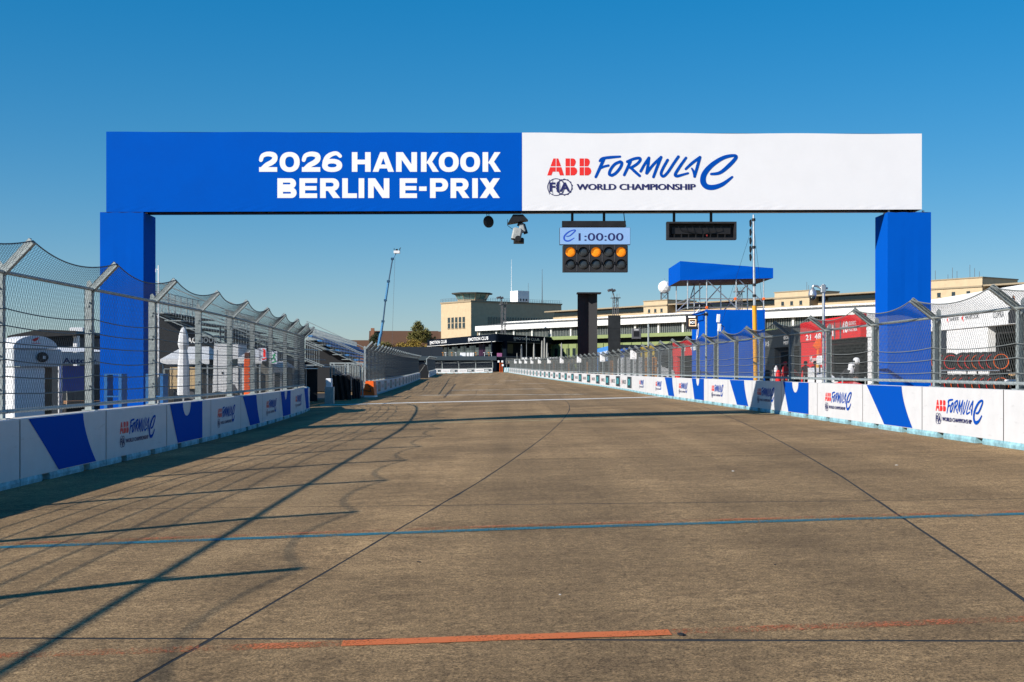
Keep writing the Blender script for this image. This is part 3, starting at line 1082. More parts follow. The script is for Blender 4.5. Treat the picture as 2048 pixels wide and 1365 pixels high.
mb = logo(MB(), gx(1094.4), gzz(392.4), K / FPX / 4.452, LF)
mb.build('logo', LOGO_M, white)
mb = MB()                      # truss seen under the open bottom of the cover
for y_ in (BF + .06, BB - .06):
    mb.tube((xl + .1, y_, b0(xl) + .05), (xr - .1, y_, b0(xr) + .05), .03, 8)
for i in range(44):
    x = xl + .25 + i * .5
    ya, yb = (BF + .06, BB - .06) if i % 2 else (BB - .06, BF + .06)
    mb.tube((x, ya, b0(x) + .05), (x + .5, yb, b0(x) + .05), .015, 6)
mb.build('truss', M_BLACK, g)
MB().box(xl + .02, xr - .02, BF + .02, BB - .02, 6.02, 6.03).build('inner_lining', M_BLACK, g)

# lamps and boards hanging under it
HY = GY + .5
hx = lambda px: (px - 1024) / FPX * HY
hz = lambda py: CAM_H + (HOR - py) / FPX * HY
t = thing('start_lights', 'hanging black start light board with countdown display and lit amber lamps', 'start lights', (hx(1190), HY, 0))
ox = hx(1190)
X = lambda px: hx(px) - ox
mb = MB()
mb.bbox(X(1125), X(1255), -.12, .12, hz(545), hz(491.5), .02)
mb.build('housing', M_BLACKPL, t)
for i, px in enumerate((1153.5, 1178.8, 1203.8, 1229)):
    MB().box(X(px) - .006, X(px) + .006, -.13, -.121, hz(544), hz(492)).build('divider', M_GREYPRINT, t)
M_AMBER = mat('lit_amber_lamp', (1.0, 0.21, 0.012), 0.5, var=0.5, scale=38, emit=0.5, spec=0.1)
M_LENS = mat('dark_lens', (0.035, 0.042, 0.048), 0.22, var=0.2, spec=0.6)
for r_, py in enumerate((505.5, 529.9)):
    for i, px in enumerate((1140.4, 1166, 1191.2, 1216.4, 1241.3)):
        lit = r_ == 0 and i % 2 == 0
        rr = .134
        hood = MB()
        pr = [(rr + .018, -.121), (rr + .018, -.17), (rr + .003, -.17), (rr + .003, -.121)]
        hood.lathe(pr, (X(px), 0, hz(py)), 24, 0, 'y')
        lens = MB()
        lens.lathe([(rr, -.122), (rr * .93, -.14), (rr * .6, -.155), (rr * .2, -.16)], (X(px), 0, hz(py)), 24, 0, 'y')
        lo = lens.build('lamp', M_AMBER if lit else M_LENS, t, True)
        if lit:
            lo['label'] = 'glowing amber lamp'
        ring_ = MB()
        n = 24
        for a in range(n // 2 + 1):
            pass
        vs = []
        for a in range(13):
            th = math.pi * a / 12
            for (q, yq) in ((rr + .004, -.121), (rr + .016, -.121), (rr + .016, -.20), (rr + .004, -.20)):
                vs.append((X(px) + q * math.cos(th), yq, hz(py) + q * math.sin(th)))
        fs = []
        for a in range(12):
            for e in range(4):
                fs.append((a * 4 + e, a * 4 + (e + 1) % 4, a * 4 + 4 + (e + 1) % 4, a * 4 + 4 + e))
        MB().add(vs, fs).build('visor', M_BLACKPL, lo)
M_LED = mat('display_pale_blue', (0.20, 0.34, 0.58), 0.5, var=0.03, emit=0.22)
d = MB().bbox(X(1119), X(1260), -.10, .10, hz(490.3), hz(456), .01).build('display', M_BLACKPL, t)
MB().flat([(X(1119.6), hz(489.8)), (X(1259.4), hz(489.8)), (X(1259.4), hz(456.5)), (X(1119.6), hz(456.5))], -.103).build('screen', M_LED, d)
mb = MB()
for e in (-.004, .004):
    mb.text('1:00:00', X(1157) + e, X(1246) + e, hz(482.8), hz(467.5), -.106 - abs(e + .004) * .05, 0, .004)
ez = lambda b: hz(420 + b / 6.0235)
ex = lambda a: X(940 + a / 6.0235)
mb.stroke([(ex(a), ez(b)) for a, b in ((1160, 325), (1200, 318), (1245, 280), (1268, 255), (1245, 250), (1190, 270), (1140, 315), (1132, 355), (1155, 378), (1195, 378), (1252, 345))],
          [q / 6.0235 / FPX * HY for q in (10, 13, 15, 14, 13, 16, 19, 20, 19, 17, 9)], -.106, 1)
mb.build('digits', [M_NAVY, mat('display_blue_mark', (0.02, 0.08, 0.5), 0.5)], d)
mb = MB()
mb.box(X(1124), X(1251), -.09, .09, hz(454.6), hz(443))
mb.build('mounting_bar', M_BLACK, t)
for px in (1144.5, 1208):
    MB().box(X(px) - .035, X(px) + .035, -.03, .03, hz(443), b0(hx(px)) + .03).build('hanger', M_BLACK, t)
MB().path([(X(1252), 0, hz(454)), (X(1249), 0, hz(440)), (X(1247), 0, b0(0) + .05)], .012, 5).build('power_lead', M_BLACK, t)

t = thing('hanging_board', 'black open backed display board hanging right of the start lights', 'display', (hx(1402), HY, 0))
ox = hx(1402)
mb = MB()
x0, x1, za, zb = X(1333), X(1472), hz(480), hz(444.5)
mb.box(x0, x1, .12, .14, za, zb)
for (a, b, c, dd) in ((x0, x1, za, za + .05), (x0, x1, zb - .05, zb), (x0, x0 + .06, za + .05, zb - .05), (x1 - .06, x1, za + .05, zb - .05)):
    mb.box(a, b, -.1, .12, c, dd)
mb.build('casing', M_BLACKPL, t)
mb = MB()
mb.box(x0 + .15, x1 - .15, .02, .115, za + .16, zb - .14)
for i in range(8):
    mb.box(x0 + .2 + i * .2, x0 + .22 + i * .2, -.02, .115, za + .06, za + .15)
mb.build('electronics', M_BLACK, t)
mb = MB()
for i in range(7):
    mb.path([(x0 + .3 + i * .2, .0, zb - .06), (x0 + .35 + i * .19, -.04, zb - .2 - .03 * (i % 3)), (x0 + .7 + i * .08, -.02, za + .2)], .008, 4)
mb.build('wiring', M_BLACK, t)
MB().box(X(1412), X(1414.5), -.05, -.03, hz(473.5), hz(470)).build('red_plug', mat('dull_red', (.25, .02, .02), .6), t)
for px in (1348, 1422):
    MB().box(X(px) - .035, X(px) + .035, -.03, .03, zb, b0(hx(px)) + .03).build('hanger', M_BLACK, t)

t = thing('hanging_disc', 'small black round disc hanging under the gantry left of camera', 'microphone', (hx(977), HY, hz(444)), R(35))
MB().lathe([(.10, -.03), (.165, -.015), (.165, .015), (.10, .03)], (0, 0, 0), 24, 0, 'y').build('disc', M_BLACK, t)
mb = MB()
for s_ in (-.05, .02):
    mb.tube((s_, 0, .14), (s_ - .02, 0, b0(0) + .05 - hz(444)), .01, 5)
mb.build('bracket', M_BLACK, t)
t = thing('remote_camera', 'remote television camera wrapped in grey cover hanging under gantry middle', 'camera', (hx(1037), HY, 0))
ox = hx(1037)
MB().prism([(X(1015), hz(449)), (X(1026), hz(431)), (X(1046), hz(431)), (X(1056), hz(442)), (X(1040), hz(445))], -.2, .2, 'y').build('rain_hood', M_TARP, t)
MB().tube((X(1036), 0, hz(447)), (X(1046), 0, hz(452)), .07, 8).tube((X(1046), 0, hz(449)), (X(1052), 0, hz(468)), .06, 8).path([(X(1015), -.1, hz(440)), (X(1015), -.1, hz(452)), (X(1024), -.1, hz(459)), (X(1036), -.1, hz(460))], .008, 5).build('pan_head', M_BLACK, t)
M_GREYCLOTH = mat('grey_rain_cover', (0.34, 0.36, 0.36), 0.7, var=0.25, scale=12, bump=0.6, bscale=12)
mb = MB(Matrix.Translation((X(1033), 0, hz(470))) @ Matrix.Rotation(R(12), 4, 'Y'))
mb.bbox(-.12, .14, -.28, .25, -.14, .17, .04)
mb.build('camera_cover', M_GREYCLOTH, t)
mb = MB(Matrix.Translation((X(1044), 0, hz(457))) @ Matrix.Rotation(R(-15), 4, 'Y'))
mb.bbox(-.07, .08, -.12, .12, -.12, .12, .03)
mb.build('cable_cover', M_GREYCLOTH, t)
MB().lathe([(.075, -.40), (.085, -.30), (.09, -.27)], (X(1036), 0, hz(480)), 16, 0, 'y').build('lens', M_BLACK, t)
MB().bbox(X(1027), X(1048), -.2, .2, hz(487), hz(477), .03).build('camera_body', M_BLACK, t)

# ------------------------------------------------------------------ people: one skinned surface per pose
def body_mesh(pose):
    J_ = {'pel': (0, 0, .93), 'wai': (0, 0, 1.08), 'che': (0, 0, 1.28), 'sho': (0, 0, 1.42), 'nec': (0, -.01, 1.50), 'hea': (0, -.02, 1.60), 'top': (0, -.01, 1.72)}
    for s, n in ((1, 'r'), (-1, 'l')):
        J_['hip' + n] = (.09 * s, 0, .90)
        J_['kne' + n] = (.11 * s, -.02, .49)
        J_['ank' + n] = (.12 * s, .02, .09)
        J_['toe' + n] = (.14 * s, -.13, .04)
        J_['arm' + n] = (.18 * s, 0, 1.41)
        J_['elb' + n] = (.25 * s, .03, 1.14)
        J_['wri' + n] = (.25 * s, -.07, .90)
        J_['han' + n] = (.25 * s, -.10, .83)
    if pose == 'walk':
        for s, n in ((1, 'r'), (-1, 'l')):
            J_['kne' + n] = (.10 * s, -.10 - .06 * s, .50)
            J_['ank' + n] = (.10 * s, .02 - .20 * s, .11)
            J_['toe' + n] = (.11 * s, -.12 - .20 * s, .05)
            J_['elb' + n] = (.24 * s, .06 * s, 1.15)
            J_['wri' + n] = (.22 * s, -.16, 1.02)
            J_['han' + n] = (.20 * s, -.24, 1.02)
    if pose == 'lean':
        for k in ('wai', 'che', 'sho', 'nec', 'hea', 'top', 'armr', 'arml'):
            x, y, z = J_[k]
            d = z - .93
            J_[k] = (x, y - d * .72, .93 + d * .70)
        for s, n in ((1, 'r'), (-1, 'l')):
            J_['elb' + n] = (.26 * s, -.48, 1.02)
            J_['wri' + n] = (.20 * s, -.66, .90)
            J_['han' + n] = (.18 * s, -.74, .88)
    if pose == 'kneel':
        for k in list(J_):
            x, y, z = J_[k]
            J_[k] = (x, y, z - .42)
        for s, n in ((1, 'r'), (-1, 'l')):
            J_['kne' + n] = (.15 * s, -.36, .46 if s > 0 else .12)
            J_['ank' + n] = (.13 * s, -.30 if s > 0 else .12, .09)
            J_['toe' + n] = (.14 * s, -.44 if s > 0 else .22, .04)
            J_['elb' + n] = (.26 * s, -.18, .72)
            J_['wri' + n] = (.18 * s, -.40, .62)
            J_['han' + n] = (.16 * s, -.48, .60)
    names = list(J_)
    E = [('pel', 'wai'), ('wai', 'che'), ('che', 'sho'), ('sho', 'nec'), ('nec', 'hea'), ('hea', 'top')]
    for n in 'rl':
        E += [('pel', 'hip' + n), ('hip' + n, 'kne' + n), ('kne' + n, 'ank' + n), ('ank' + n, 'toe' + n), ('sho', 'arm' + n), ('arm' + n, 'elb' + n), ('elb' + n, 'wri' + n), ('wri' + n, 'han' + n)]
    rad = {'pel': (.155, .115), 'wai': (.15, .105), 'che': (.17, .12), 'sho': (.13, .095), 'nec': (.055, .058), 'hea': (.085, .10), 'top': (.06, .075)}
    for n in 'rl':
        rad.update({'hip' + n: (.095, .10), 'kne' + n: (.062, .064), 'ank' + n: (.042, .046), 'toe' + n: (.042, .032), 'arm' + n: (.062, .062), 'elb' + n: (.044, .044), 'wri' + n: (.030, .026), 'han' + n: (.042, .022)})
    me = bpy.data.meshes.new('body')
    me.from_pydata([J_[k] for k in names], [(names.index(a), names.index(b)) for a, b in E], [])
    ob = bpy.data.objects.new('body', me)
    COL.objects.link(ob)
    md = ob.modifiers.new('skin', 'SKIN')
    md.use_smooth_shade = True
    for i, k in enumerate(names):
        sv = me.skin_vertices[0].data[i]
        sv.radius = rad[k]
        sv.use_root = (k == 'pel')
    ob.modifiers.new('sub', 'SUBSURF').levels = 2
    out = bpy.data.meshes.new_from_object(ob.evaluated_get(bpy.context.evaluated_depsgraph_get()))
    v = [tuple(q.co) for q in out.vertices]
    f = [tuple(p.vertices) for p in out.polygons]
    bpy.data.objects.remove(ob)
    # five bent fingers on each hand, grown out of the palm
    mb = MB()
    mb.add(v, f)
    for n, s in (('r', 1), ('l', -1)):
        w, h = Vector(J_['wri' + n]), Vector(J_['han' + n])
        d = (h - w).normalized()
        side = d.cross(Vector((s, 0, 0)))
        side = side.normalized() if side.length > .1 else Vector((0, 1, 0))
        curl = Vector((-s, 0, 0))
        for i in range(4):
            b0_ = h + side * (i - 1.5) * .02
            L = (.07, .08, .076, .06)[i]
            mb.path([b0_ - d * .02, b0_ + d * L * .5 + curl * .004, b0_ + d * L * .85 + curl * .02], .009, 5, radii=[.011, .009, .007])
        tb = w + d * .03 + side * .03
        mb.path([tb - side * .02, tb + side * .03 + d * .03, tb + side * .035 + d * .06 + curl * .01], .01, 5, radii=[.013, .011, .008])
    return mb, J_


POSES = {p: body_mesh(p) for p in ('stand', 'walk', 'lean', 'kneel')}


def person(label, loc, rz, pose, top, legs, hair='hair', hgt=1.75, group=None, shoes=(0.02, 0.02, 0.02)):
    src, J_ = POSES[pose]
    k = hgt / 1.79
    o = thing('person', label, 'person', loc, rz, group)
    m = MB()
    hip = J_['pel'][2]
    hd = Vector(J_['hea'])
    mats = [mat('cloth_%d_%d_%d' % tuple(int(c * 99) for c in top), top, .8, var=.15, bump=.4, bscale=14), mat('cloth_%d_%d_%d' % tuple(int(c * 99) for c in legs), legs, .8, var=.15, bump=.4, bscale=14), M_SKIN, mat('shoe', shoes, .6)]
    m.v = [(x * k, y * k, z * k) for x, y, z in src.v]
    m.f = src.f
    nk = Vector(J_['nec'])
    up = (hd - nk).normalized()
    for fc in src.f:
        c = sum((Vector(src.v[i]) for i in fc), Vector()) / len(fc)
        dh = min((c - Vector(J_['han' + n])).length for n in 'rl')
        low = min((c - Vector(J_[q + n])).length for n in 'rl' for q in ('kne', 'ank'))
        if (c - nk).dot(up) > .03 and (c - hd).length < .28:
            mi = 2
        elif dh < .11:
            mi = 2
        elif c.z < .10 and min((c - Vector(J_['toe' + n])).length for n in 'rl') < .2:
            mi = 3
        elif (pose == 'kneel' and (low < .30 or c.z < hip)) or (pose != 'kneel' and c.z < hip and dh > .2):
            mi = 1
        else:
            mi = 0
        m.m.append(mi)
    m.build('body', mats, o, True)
    h = hd * k + up * .02
    fw = Vector((0, -1, 0))
    e = MB()
    for s in (-1, 1):
        e.lathe([(.006, -.012), (.013, -.004), (.006, .004)], tuple(h + Vector((.034 * s, -.098 * k, .01))), 8, 0, 'y')
    e.build('eyes', M_HAIR, o)
    nb = MB()
    nb.tube(h + Vector((0, -.09, .015)), h + Vector((0, -.125, -.022)), .010, 6, 0, .014)
    for s in (-1, 1):
        nb.lathe([(.012, -.012), (.022, 0), (.012, .012)], tuple(h + Vector((.088 * s, 0, 0))), 8, 0, 'x')
    nb.build('nose_and_ears', M_SKIN, o)
    MB().box(h.x - .022, h.x + .022, h.y - .102, h.y - .09, h.z - .058, h.z - .05).build('mouth', M_RED, o)
    if hair == 'helmet':
        hb = MB()
        hb.lathe([(.02, .20), (.09, .185), (.138, .13), (.155, .05), (.150, -.05), (.125, -.12), (.10, -.13)], tuple(h), 18)
        ho = hb.build('helmet', M_WPLAST, o, True)
        vb = MB()
        vs = []
        for a in range(9):
            th = R(-150 + 15 * a)
            for zz in (-.03, .06):
                vs.append((h.x + .158 * math.cos(th), h.y + .160 * math.sin(th), h.z + zz))
        vb.add(vs, [(2 * a, 2 * a + 2, 2 * a + 3, 2 * a + 1) for a in range(8)])
        vb.build('visor', M_GLASS, ho)
    elif hair == 'cap':
        hb = MB()
        hb.lathe([(.03, .145), (.08, .125), (.108, .07), (.112, .03)], tuple(h), 16)
        hb.box(h.x - .07, h.x + .07, h.y - .19, h.y - .09, h.z + .03, h.z + .045)
        hb.build('cap', mats[0], o, True)
    else:
        hb = MB()
        hb.lathe([(.03, .145), (.08, .13), (.108, .075), (.11, .03), (.09, -.02)], tuple(h + Vector((0, .022, 0))), 16)
        hb.build('hair', M_HAIR, o, True)
    return o


# ------------------------------------------------------------------ pit garages along the right
GXF = 18.6        # the line of their fronts


def garage(name, label, y0, y1, hgt, colf, header, open_w, texts=(), colh=None, extra=None, cat='garage'):
    """front looks towards the track (-x); local x runs from far to near, -y out of the front"""
    L = y1 - y0
    gzv = gz(GXF, y0)
    t = thing(name, label, cat, (GXF, y1, gzv), R(-90))
    mf = mat(name + '_front_%d' % int(y0), colf, .55, var=.06, bump=.15, bscale=2)
    mh = mat(name + '_header_%d' % int(y0), colh or colf, .55, var=.06, bump=.15, bscale=2)
    a, b = open_w
    if a > .3:
        MB().bbox(0.02, a, 0, .35, 0, hgt - header, .02).build('front_panel', mf, t)
    if L - b > .3:
        MB().bbox(b, L - .02, 0, .35, 0, hgt - header, .02).build('front_panel', mf, t)
    MB().bbox(0.02, L - .02, -.06, .5, hgt - header, hgt, .02).build('header_sign', mh, t)
    s = MB()
    s.box(0.02, .1, .36, 9, 0, hgt - .1)
    s.box(L - .1, L - .02, .36, 9, 0, hgt - .1)
    s.box(.1, L - .1, 8.9, 9, 0, hgt - .1)
    s.build('side_wall', M_SLATE, t)
    MB().box(.02, L - .02, .5, 9.02, hgt - .1, hgt - .02).build('roof', M_SLATE, t)
    MB().box(a, b, 3.4, 3.5, 0, hgt - header).build('curtain', mat('garage_curtain', (.022, .03, .035), .75, var=.3, scale=2, stretch=(6, 1, .3)), t)
    tr = MB()
    tr.tube((a + .05, .4, hgt - header - .25), (b - .05, .4, hgt - header - .25), .06, 8)
    for x in (a + .12, b - .12):
        tr.tube((x, .4, 0), (x, .4, hgt - header), .06, 8)
    tr.build('lighting_truss', M_BLACK, t)
    for (st, bo, x0, x1, za, zb, mm) in texts:
        MB().text(st, x0, x1, za, zb, -.066 if za > hgt - header else -.012, 0, bo).build('lettering', mm, t)
    if extra:
        extra(t, L, hgt)
    return t


RED_G = (0.72, 0.018, 0.018)
M_FASC = mat('pale_print', (.5, .5, .5), .6)


def red_extra(t, L, h):
    # printed standing figures on the sign, plain silhouettes
    for x in (8.9, 10.2):
        mb = MB()
        mb.flat([(x - .16, h - 1.24), (x + .16, h - 1.24), (x + .2, h - .65), (x + .12, h - .45), (x - .12, h - .45), (x - .2, h - .65)], -.068)
        mb.flat([(x + .1 * math.cos(a * .7), h - .34 + .13 * math.sin(a * .7)) for a in range(9)], -.07)
        mb.build('printed_figure', M_GREYPRINT, t)


def white_extra(t, L, h):
    mb = MB()
    arrow(mb, 14.3, h - .98, .3, -.066, 1)
    mb.text('HANKOOK', 14.7, 16.3, h - 1.05, h - .88, -.066, 0, .02)
    arrow(mb, 12.5, h - .98, .25, -.066, 1)
    mb.text('HANKOOK', 12.85, 14.0, h - 1.05, h - .9, -.066, 0, .02)
    mb.text('CUPRA', 17.8, 18.9, h - 1.12, h - .86, -.066, 0, .01)
    mb.build('lettering', [M_GREYPRINT, M_RED], t)
    x = 19.8
    mb = MB()
    mb.flat([(x - .45, h - 1.38), (x + .6, h - 1.38), (x + .6, h - .95), (x + .2, h - .72), (x - .1, h - .72), (x - .5, h - 1.0)], -.066, 0)
    mb.flat([(x + .04 + .15 * math.cos(a * .7), h - .55 + .2 * math.sin(a * .7)) for a in range(9)], -.068, 1)
    mb.flat([(x - .1 + .14 * a / 4, h - .42 + .08 * math.sin(a * .8)) for a in range(5)] + [(x + .2, h - .52), (x - .1, h - .5)], -.070, 0)
    mb.build('printed_figure', [M_BLACKPL, M_SKIN], t)
    MB().box(10.0, 12.3, -.02, .36, 0, 2.95).build('dark_door', mat('garage_door_navy', (.02, .026, .035), .5, var=.2), t)


garage('pit_garage', 'white pit garage at right edge behind the blue gantry column', 45.5, 67.5, 4.35, (.78, .78, .78), 1.4, (17.0, 21.6), (), None, white_extra)
garage('pit_garage', 'bright red pit garage with figures and white numbers on its sign', 68.7, 83, 4.25, RED_G, 1.25, (6.6, 14.0),
       (('21', .03, 7.1, 8.6, 3.2, 3.85, M_PRINTWHITE), ('48', .03, 10.5, 11.8, 3.3, 3.95, M_PRINTWHITE), ('EDOARDO', .02, 12.0, 13.5, 3.7, 3.9, M_PRINTWHITE), ('MORTARA', .02, 12.0, 13.7, 3.35, 3.55, M_PRINTWHITE),
        ('21', .03, 1.6, 3.0, 3.1, 3.45, M_PRINTWHITE), ('48', .03, 4.0, 5.6, 3.1, 3.45, M_PRINTWHITE), ('Merenta', .01, 2.5, 5.4, 1.7, 2.1, M_PRINTWHITE)), None, red_extra)
garage('pit_garage', 'black pit garage with pale lettering between red garage and blue tower', 83.1, 97.5, 4.1, (.014, .017, .02), 1.3, (6.0, 14.0),
       (('TEAM', .02, 0, 1, 0, 1, M_PRINTWHITE),) if False else (('EDOARDO', .02, 9.5, 12.0, 3.3, 3.55, M_FASC), ('MORTARA', .02, 9.5, 12.5, 2.95, 3.2, M_FASC), ('PERS', .03, 2.0, 4.5, 2.95, 3.3, M_FASC)))
garage('pit_garage', 'dark pit garage mostly hidden behind the blue podium tower', 97.7, 126, 4.0, (.02, .024, .028), 1.2, (4, 26))
garage('pit_garage', 'small red pit garage left of the blue podium tower', 126.2, 149, 4.3, RED_G, 1.6, (3.5, 20),
       (('21', .03, 8, 11, 3.2, 3.8, M_PRINTWHITE), ('48', .03, 15, 18, 3.2, 3.8, M_PRINTWHITE)))
garage('pit_garage', 'black pit garage between small red garage and yellow garage', 149.2, 168, 4.2, (.018, .022, .026), 1.3, (3, 17), (('PERS', .03, 5, 12, 3.3, 3.8, M_GREYPRINT),))
garage('pit_garage', 'yellow pit garage in the middle of the pit row', 168.2, 186, 4.25, (.75, .52, .03), 1.3, (9, 17))
garage('pit_garage', 'navy pit garage with pale numbers left of the yellow garage', 186.2, 212, 4.2, (.012, .02, .05), 1.4, (3, 24), (('48', .03, 15, 20, 2.95, 3.8, M_PRINTWHITE),))
garage('pit_garage', 'royal blue pit garage left of the navy one', 212.2, 232, 4.3, (.01, .09, .42), 1.5, (7, 19), (('21', .03, 3, 6, 3.0, 3.7, M_PRINTWHITE),))
garage('pit_garage', 'light blue pit garage with two lines of white letters, farthest of row', 236, 284, 5.2, (.05, .24, .62), 2.9, (4, 44),
       (('IS RACING WE', .03, 6, 44, 3.55, 4.35, M_PRINTWHITE), ('TEPONT', .03, 6, 24, 2.5, 3.3, M_PRINTWHITE), ('PERS', .03, 27, 42, 2.5, 3.3, M_PRINTWHITE)))

# ------------------------------------------------------------------ blue podium tower with wedge shaped canopy
TY = 64.0
tx0, tx1 = (1412 - 1024) / FPX * TY, (1530 - 1024) / FPX * TY
tz = gz(10, TY)
t = thing('podium_tower', 'blue fabric clad tower with wedge shaped blue canopy on scaffold', 'tower', (tx0, TY, tz))
W = tx1 - tx0
ztop = CAM_H + (HOR - 620) / FPX * TY - tz
clothbox(0, W, 0, 5.0, 0, 0, ztop, ztop, 12, 12, .02).build('cladding', M_BLUE, t)
mb = MB(Matrix.Rotation(R(-90), 4, 'Z'))
mb.stroke([(-3.2 + a * .0035, 2.6 + b * .0035) for a, b in ((60, 120), (140, 130), (230, 220), (250, 290), (200, 300), (90, 200), (20, 80), (30, 10), (90, 0), (190, 70))], [q * .0035 for q in (22, 30, 36, 32, 30, 40, 50, 50, 46, 22)], -.03)
mb.flat([(-4.4, 2.35), (-3.4, 2.35), (-3.4, 2.55), (-4.4, 2.55)], -.03)
mb.build('logo', M_PRINTWHITE, t)
c0, c1 = (1360 - 1024) / FPX * TY - tx0, (1546 - 1024) / FPX * TY - tx0
zz = lambda py: CAM_H + (HOR - py) / FPX * TY - tz
cano = clothbox(c0, c1, -.05, 4.7, zz(561), zz(557), zz(523), zz(537), 14, 6, .012).build('canopy', M_BLUE, t)
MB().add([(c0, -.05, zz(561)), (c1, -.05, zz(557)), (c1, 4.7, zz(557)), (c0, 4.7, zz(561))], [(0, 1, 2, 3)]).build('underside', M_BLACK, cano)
poles = [(.05, .1), (.05 + W / 2, .1), (W - .05, .1), (.05, 2.5), (W - .05, 2.5), (.05, 4.5), (W / 2, 4.5), (W - .05, 4.5), (-.9, .1), (-.9, 4.5)]
for i, (x, y) in enumerate(poles):
    MB().tube((x, y, ztop - (1.2 if x > -.5 else -.05)), (x, y, zz(558)), .032, 8).build('scaffold_pole', M_ALU, t)
for (a, b) in (((.05, .1, zz(560)), (1.6, .1, ztop + .05)), ((W / 2 + .2, .1, zz(560)), (W - .05, .1, ztop + .35)), ((-.9, .1, ztop + .15), (.05, 4.5, zz(560))), ((.1, 4.5, ztop), (W / 2, 4.5, zz(560))), ((W / 2, 4.5, ztop), (W - .1, 4.5, zz(560))), ((-.9, 4.5, ztop + .1), (.5, 4.5, zz(562)))):
    MB().tube(a, b, .028, 8).build('brace', M_ALU, t)
for z in (ztop + .12, ztop + .55):
    for (a, b) in (((-.9, .1, z), (W, .1, z)), ((-.9, 4.5, z), (W, 4.5, z)), ((-.9, .1, z), (-.9, 4.5, z))):
        MB().tube(a, b, .025, 6).build('ledger', M_ALU, t)
for (x, y, z) in ((W / 2, .08, ztop + .55), (.05, .08, ztop + .12), (W - .05, .08, ztop + .55)):
    MB().bbox(x - .06, x + .06, y - .06, y + .05, z - .06, z + .06, .015).build('coupler', M_ORANGE, t)
# black clutter on the scaffold deck
mb = MB()
for i in range(9):
    a = Vector((-.6 + i * .1, .4 + .3 * (i % 3), ztop + .05))
    mb.path([a, a + Vector((.15, .2, .18 + .02 * i)), a + Vector((.3, -.1, .35 - .03 * i)), a + Vector((.45, .1, .08))], .022, 5)
mb.build('cable_bundle', M_BLACK, t)

# white loudspeaker pair on a bracket in front of the tower
sy = 62.5
sx = (1436 - 1024) / FPX * sy
t = thing('wall_antenna', 'two slim white antenna boxes on a bracket in front of blue tower', 'antenna', (sx, sy, gz(sx, sy)))
q = lambda py: CAM_H + (HOR - py) / FPX * sy - gz(sx, sy)
for (a, b, dx) in ((645, 629, 0), (663, 648, .05)):
    MB(Matrix.Translation((dx, 0, q(a))) @ Matrix.Rotation(R(4), 4, 'Y')).bbox(-.08, .09, -.06, .05, 0, q(b) - q(a), .02).build('antenna_box', M_WPLAST, t)
MB().tube((.02, .1, 0), (.02, .1, q(640)), .03, 8).build('pole', M_GALV, t)
MB().path([(.05, .05, q(647)), (.2, 0, q(652)), (.3, 0, q(655)), (.28, -.02, q(662))], .02, 6).build('bracket', M_BLACK, t)

# tall mast in front of the tower
my = 50.0
mx = (1507 - 1024) / FPX * my
t = thing('camera_mast', 'tall slim telescopic mast with amber lower sleeve before blue tower', 'mast', (mx, my, gz(mx, my)))
q = lambda py: CAM_H + (HOR - py) / FPX * my - gz(mx, my)
lean = .06
MB().tube((lean * .6, 0, q(620)), (0, 0, q(430)), .055, 10, 0, .04).build('upper_tube', M_ALU, t)
MB().tube((.1, 0, 0), (lean * .6, 0, q(612)), .085, 12).build('amber_sleeve', mat('amber_tube', (.72, .33, .02), .45, var=.1), t)
mb = MB()
for py in (440, 495, 570, 592, 614):
    mb.tube((lean * (1 - (620 - py) / 190) * .6, 0, q(py) - .05), (lean * (1 - (620 - py) / 190) * .6, 0, q(py) + .05), .075, 10)
mb.build('clamp', M_BLACK, t)
mb = MB()
for py in (447, 465, 482, 499, 515):
    mb.prism([(-.16, q(py) + .1), (-.1, q(py) + .16), (-.06, q(py)), (-.1, q(py) - .16), (-.15, q(py) - .1)], -.03, .03, 'y')
mb.build('folded_cable', M_BLACK, t)
for (dx, dy) in ((-1.3, 3.0), (1.2, 3.0)):
    MB().tube((0, 0, q(446)), (dx, dy, 1.5), .006, 4).build('guy_wire', M_BLACK, t)

# full course signal panel on its pole
fy = 58.0
fx = (1413 - 1024) / FPX * fy
t = thing('signal_panel', 'black flag signal panel showing FCY on pole before blue tower', 'signal', (fx, fy, gz(fx, fy)))
q = lambda py: CAM_H + (HOR - py) / FPX * fy - gz(fx, fy)
px_ = lambda p_: (p_ - 1413) / FPX * fy
MB().tube((0, .1, 0), (0, .1, q(624)), .045, 10).build('pole', M_GALV, t)
MB().tube((px_(1395), .05, q(632)), (0, .08, q(628)), .025, 6).tube((-.1, .1, q(629)), (.08, .1, q(629)), .07, 8).build('arm', M_BLACK, t)
pn = MB().bbox(px_(1372), px_(1395), -.12, .1, q(659), q(631), .02).build('panel', M_BLACKPL, t)
mb = MB()
mb.flat([(px_(1377.2), q(653)), (px_(1391.5), q(653)), (px_(1391.5), q(639)), (px_(1377.2), q(639))], -.124, 0)
mb.flat([(px_(1378.8), q(651.3)), (px_(1390), q(651.3)), (px_(1390), q(640.6)), (px_(1378.8), q(640.6))], -.127, 1)
mb.text('FCY', px_(1379.8), px_(1389), q(648.5), q(643.5), -.130, 2, .03)
mb.flat([(px_(1376), q(635.8)), (px_(1390), q(635.8)), (px_(1390), q(633)), (px_(1376), q(633))], -.124, 2)
mb.build('screen', [mat('screen_orange_border', (.9, .55, .35), .5, emit=.8), M_BLACK, mat('screen_white', (.9, .9, .9), .5, emit=.7)], pn)

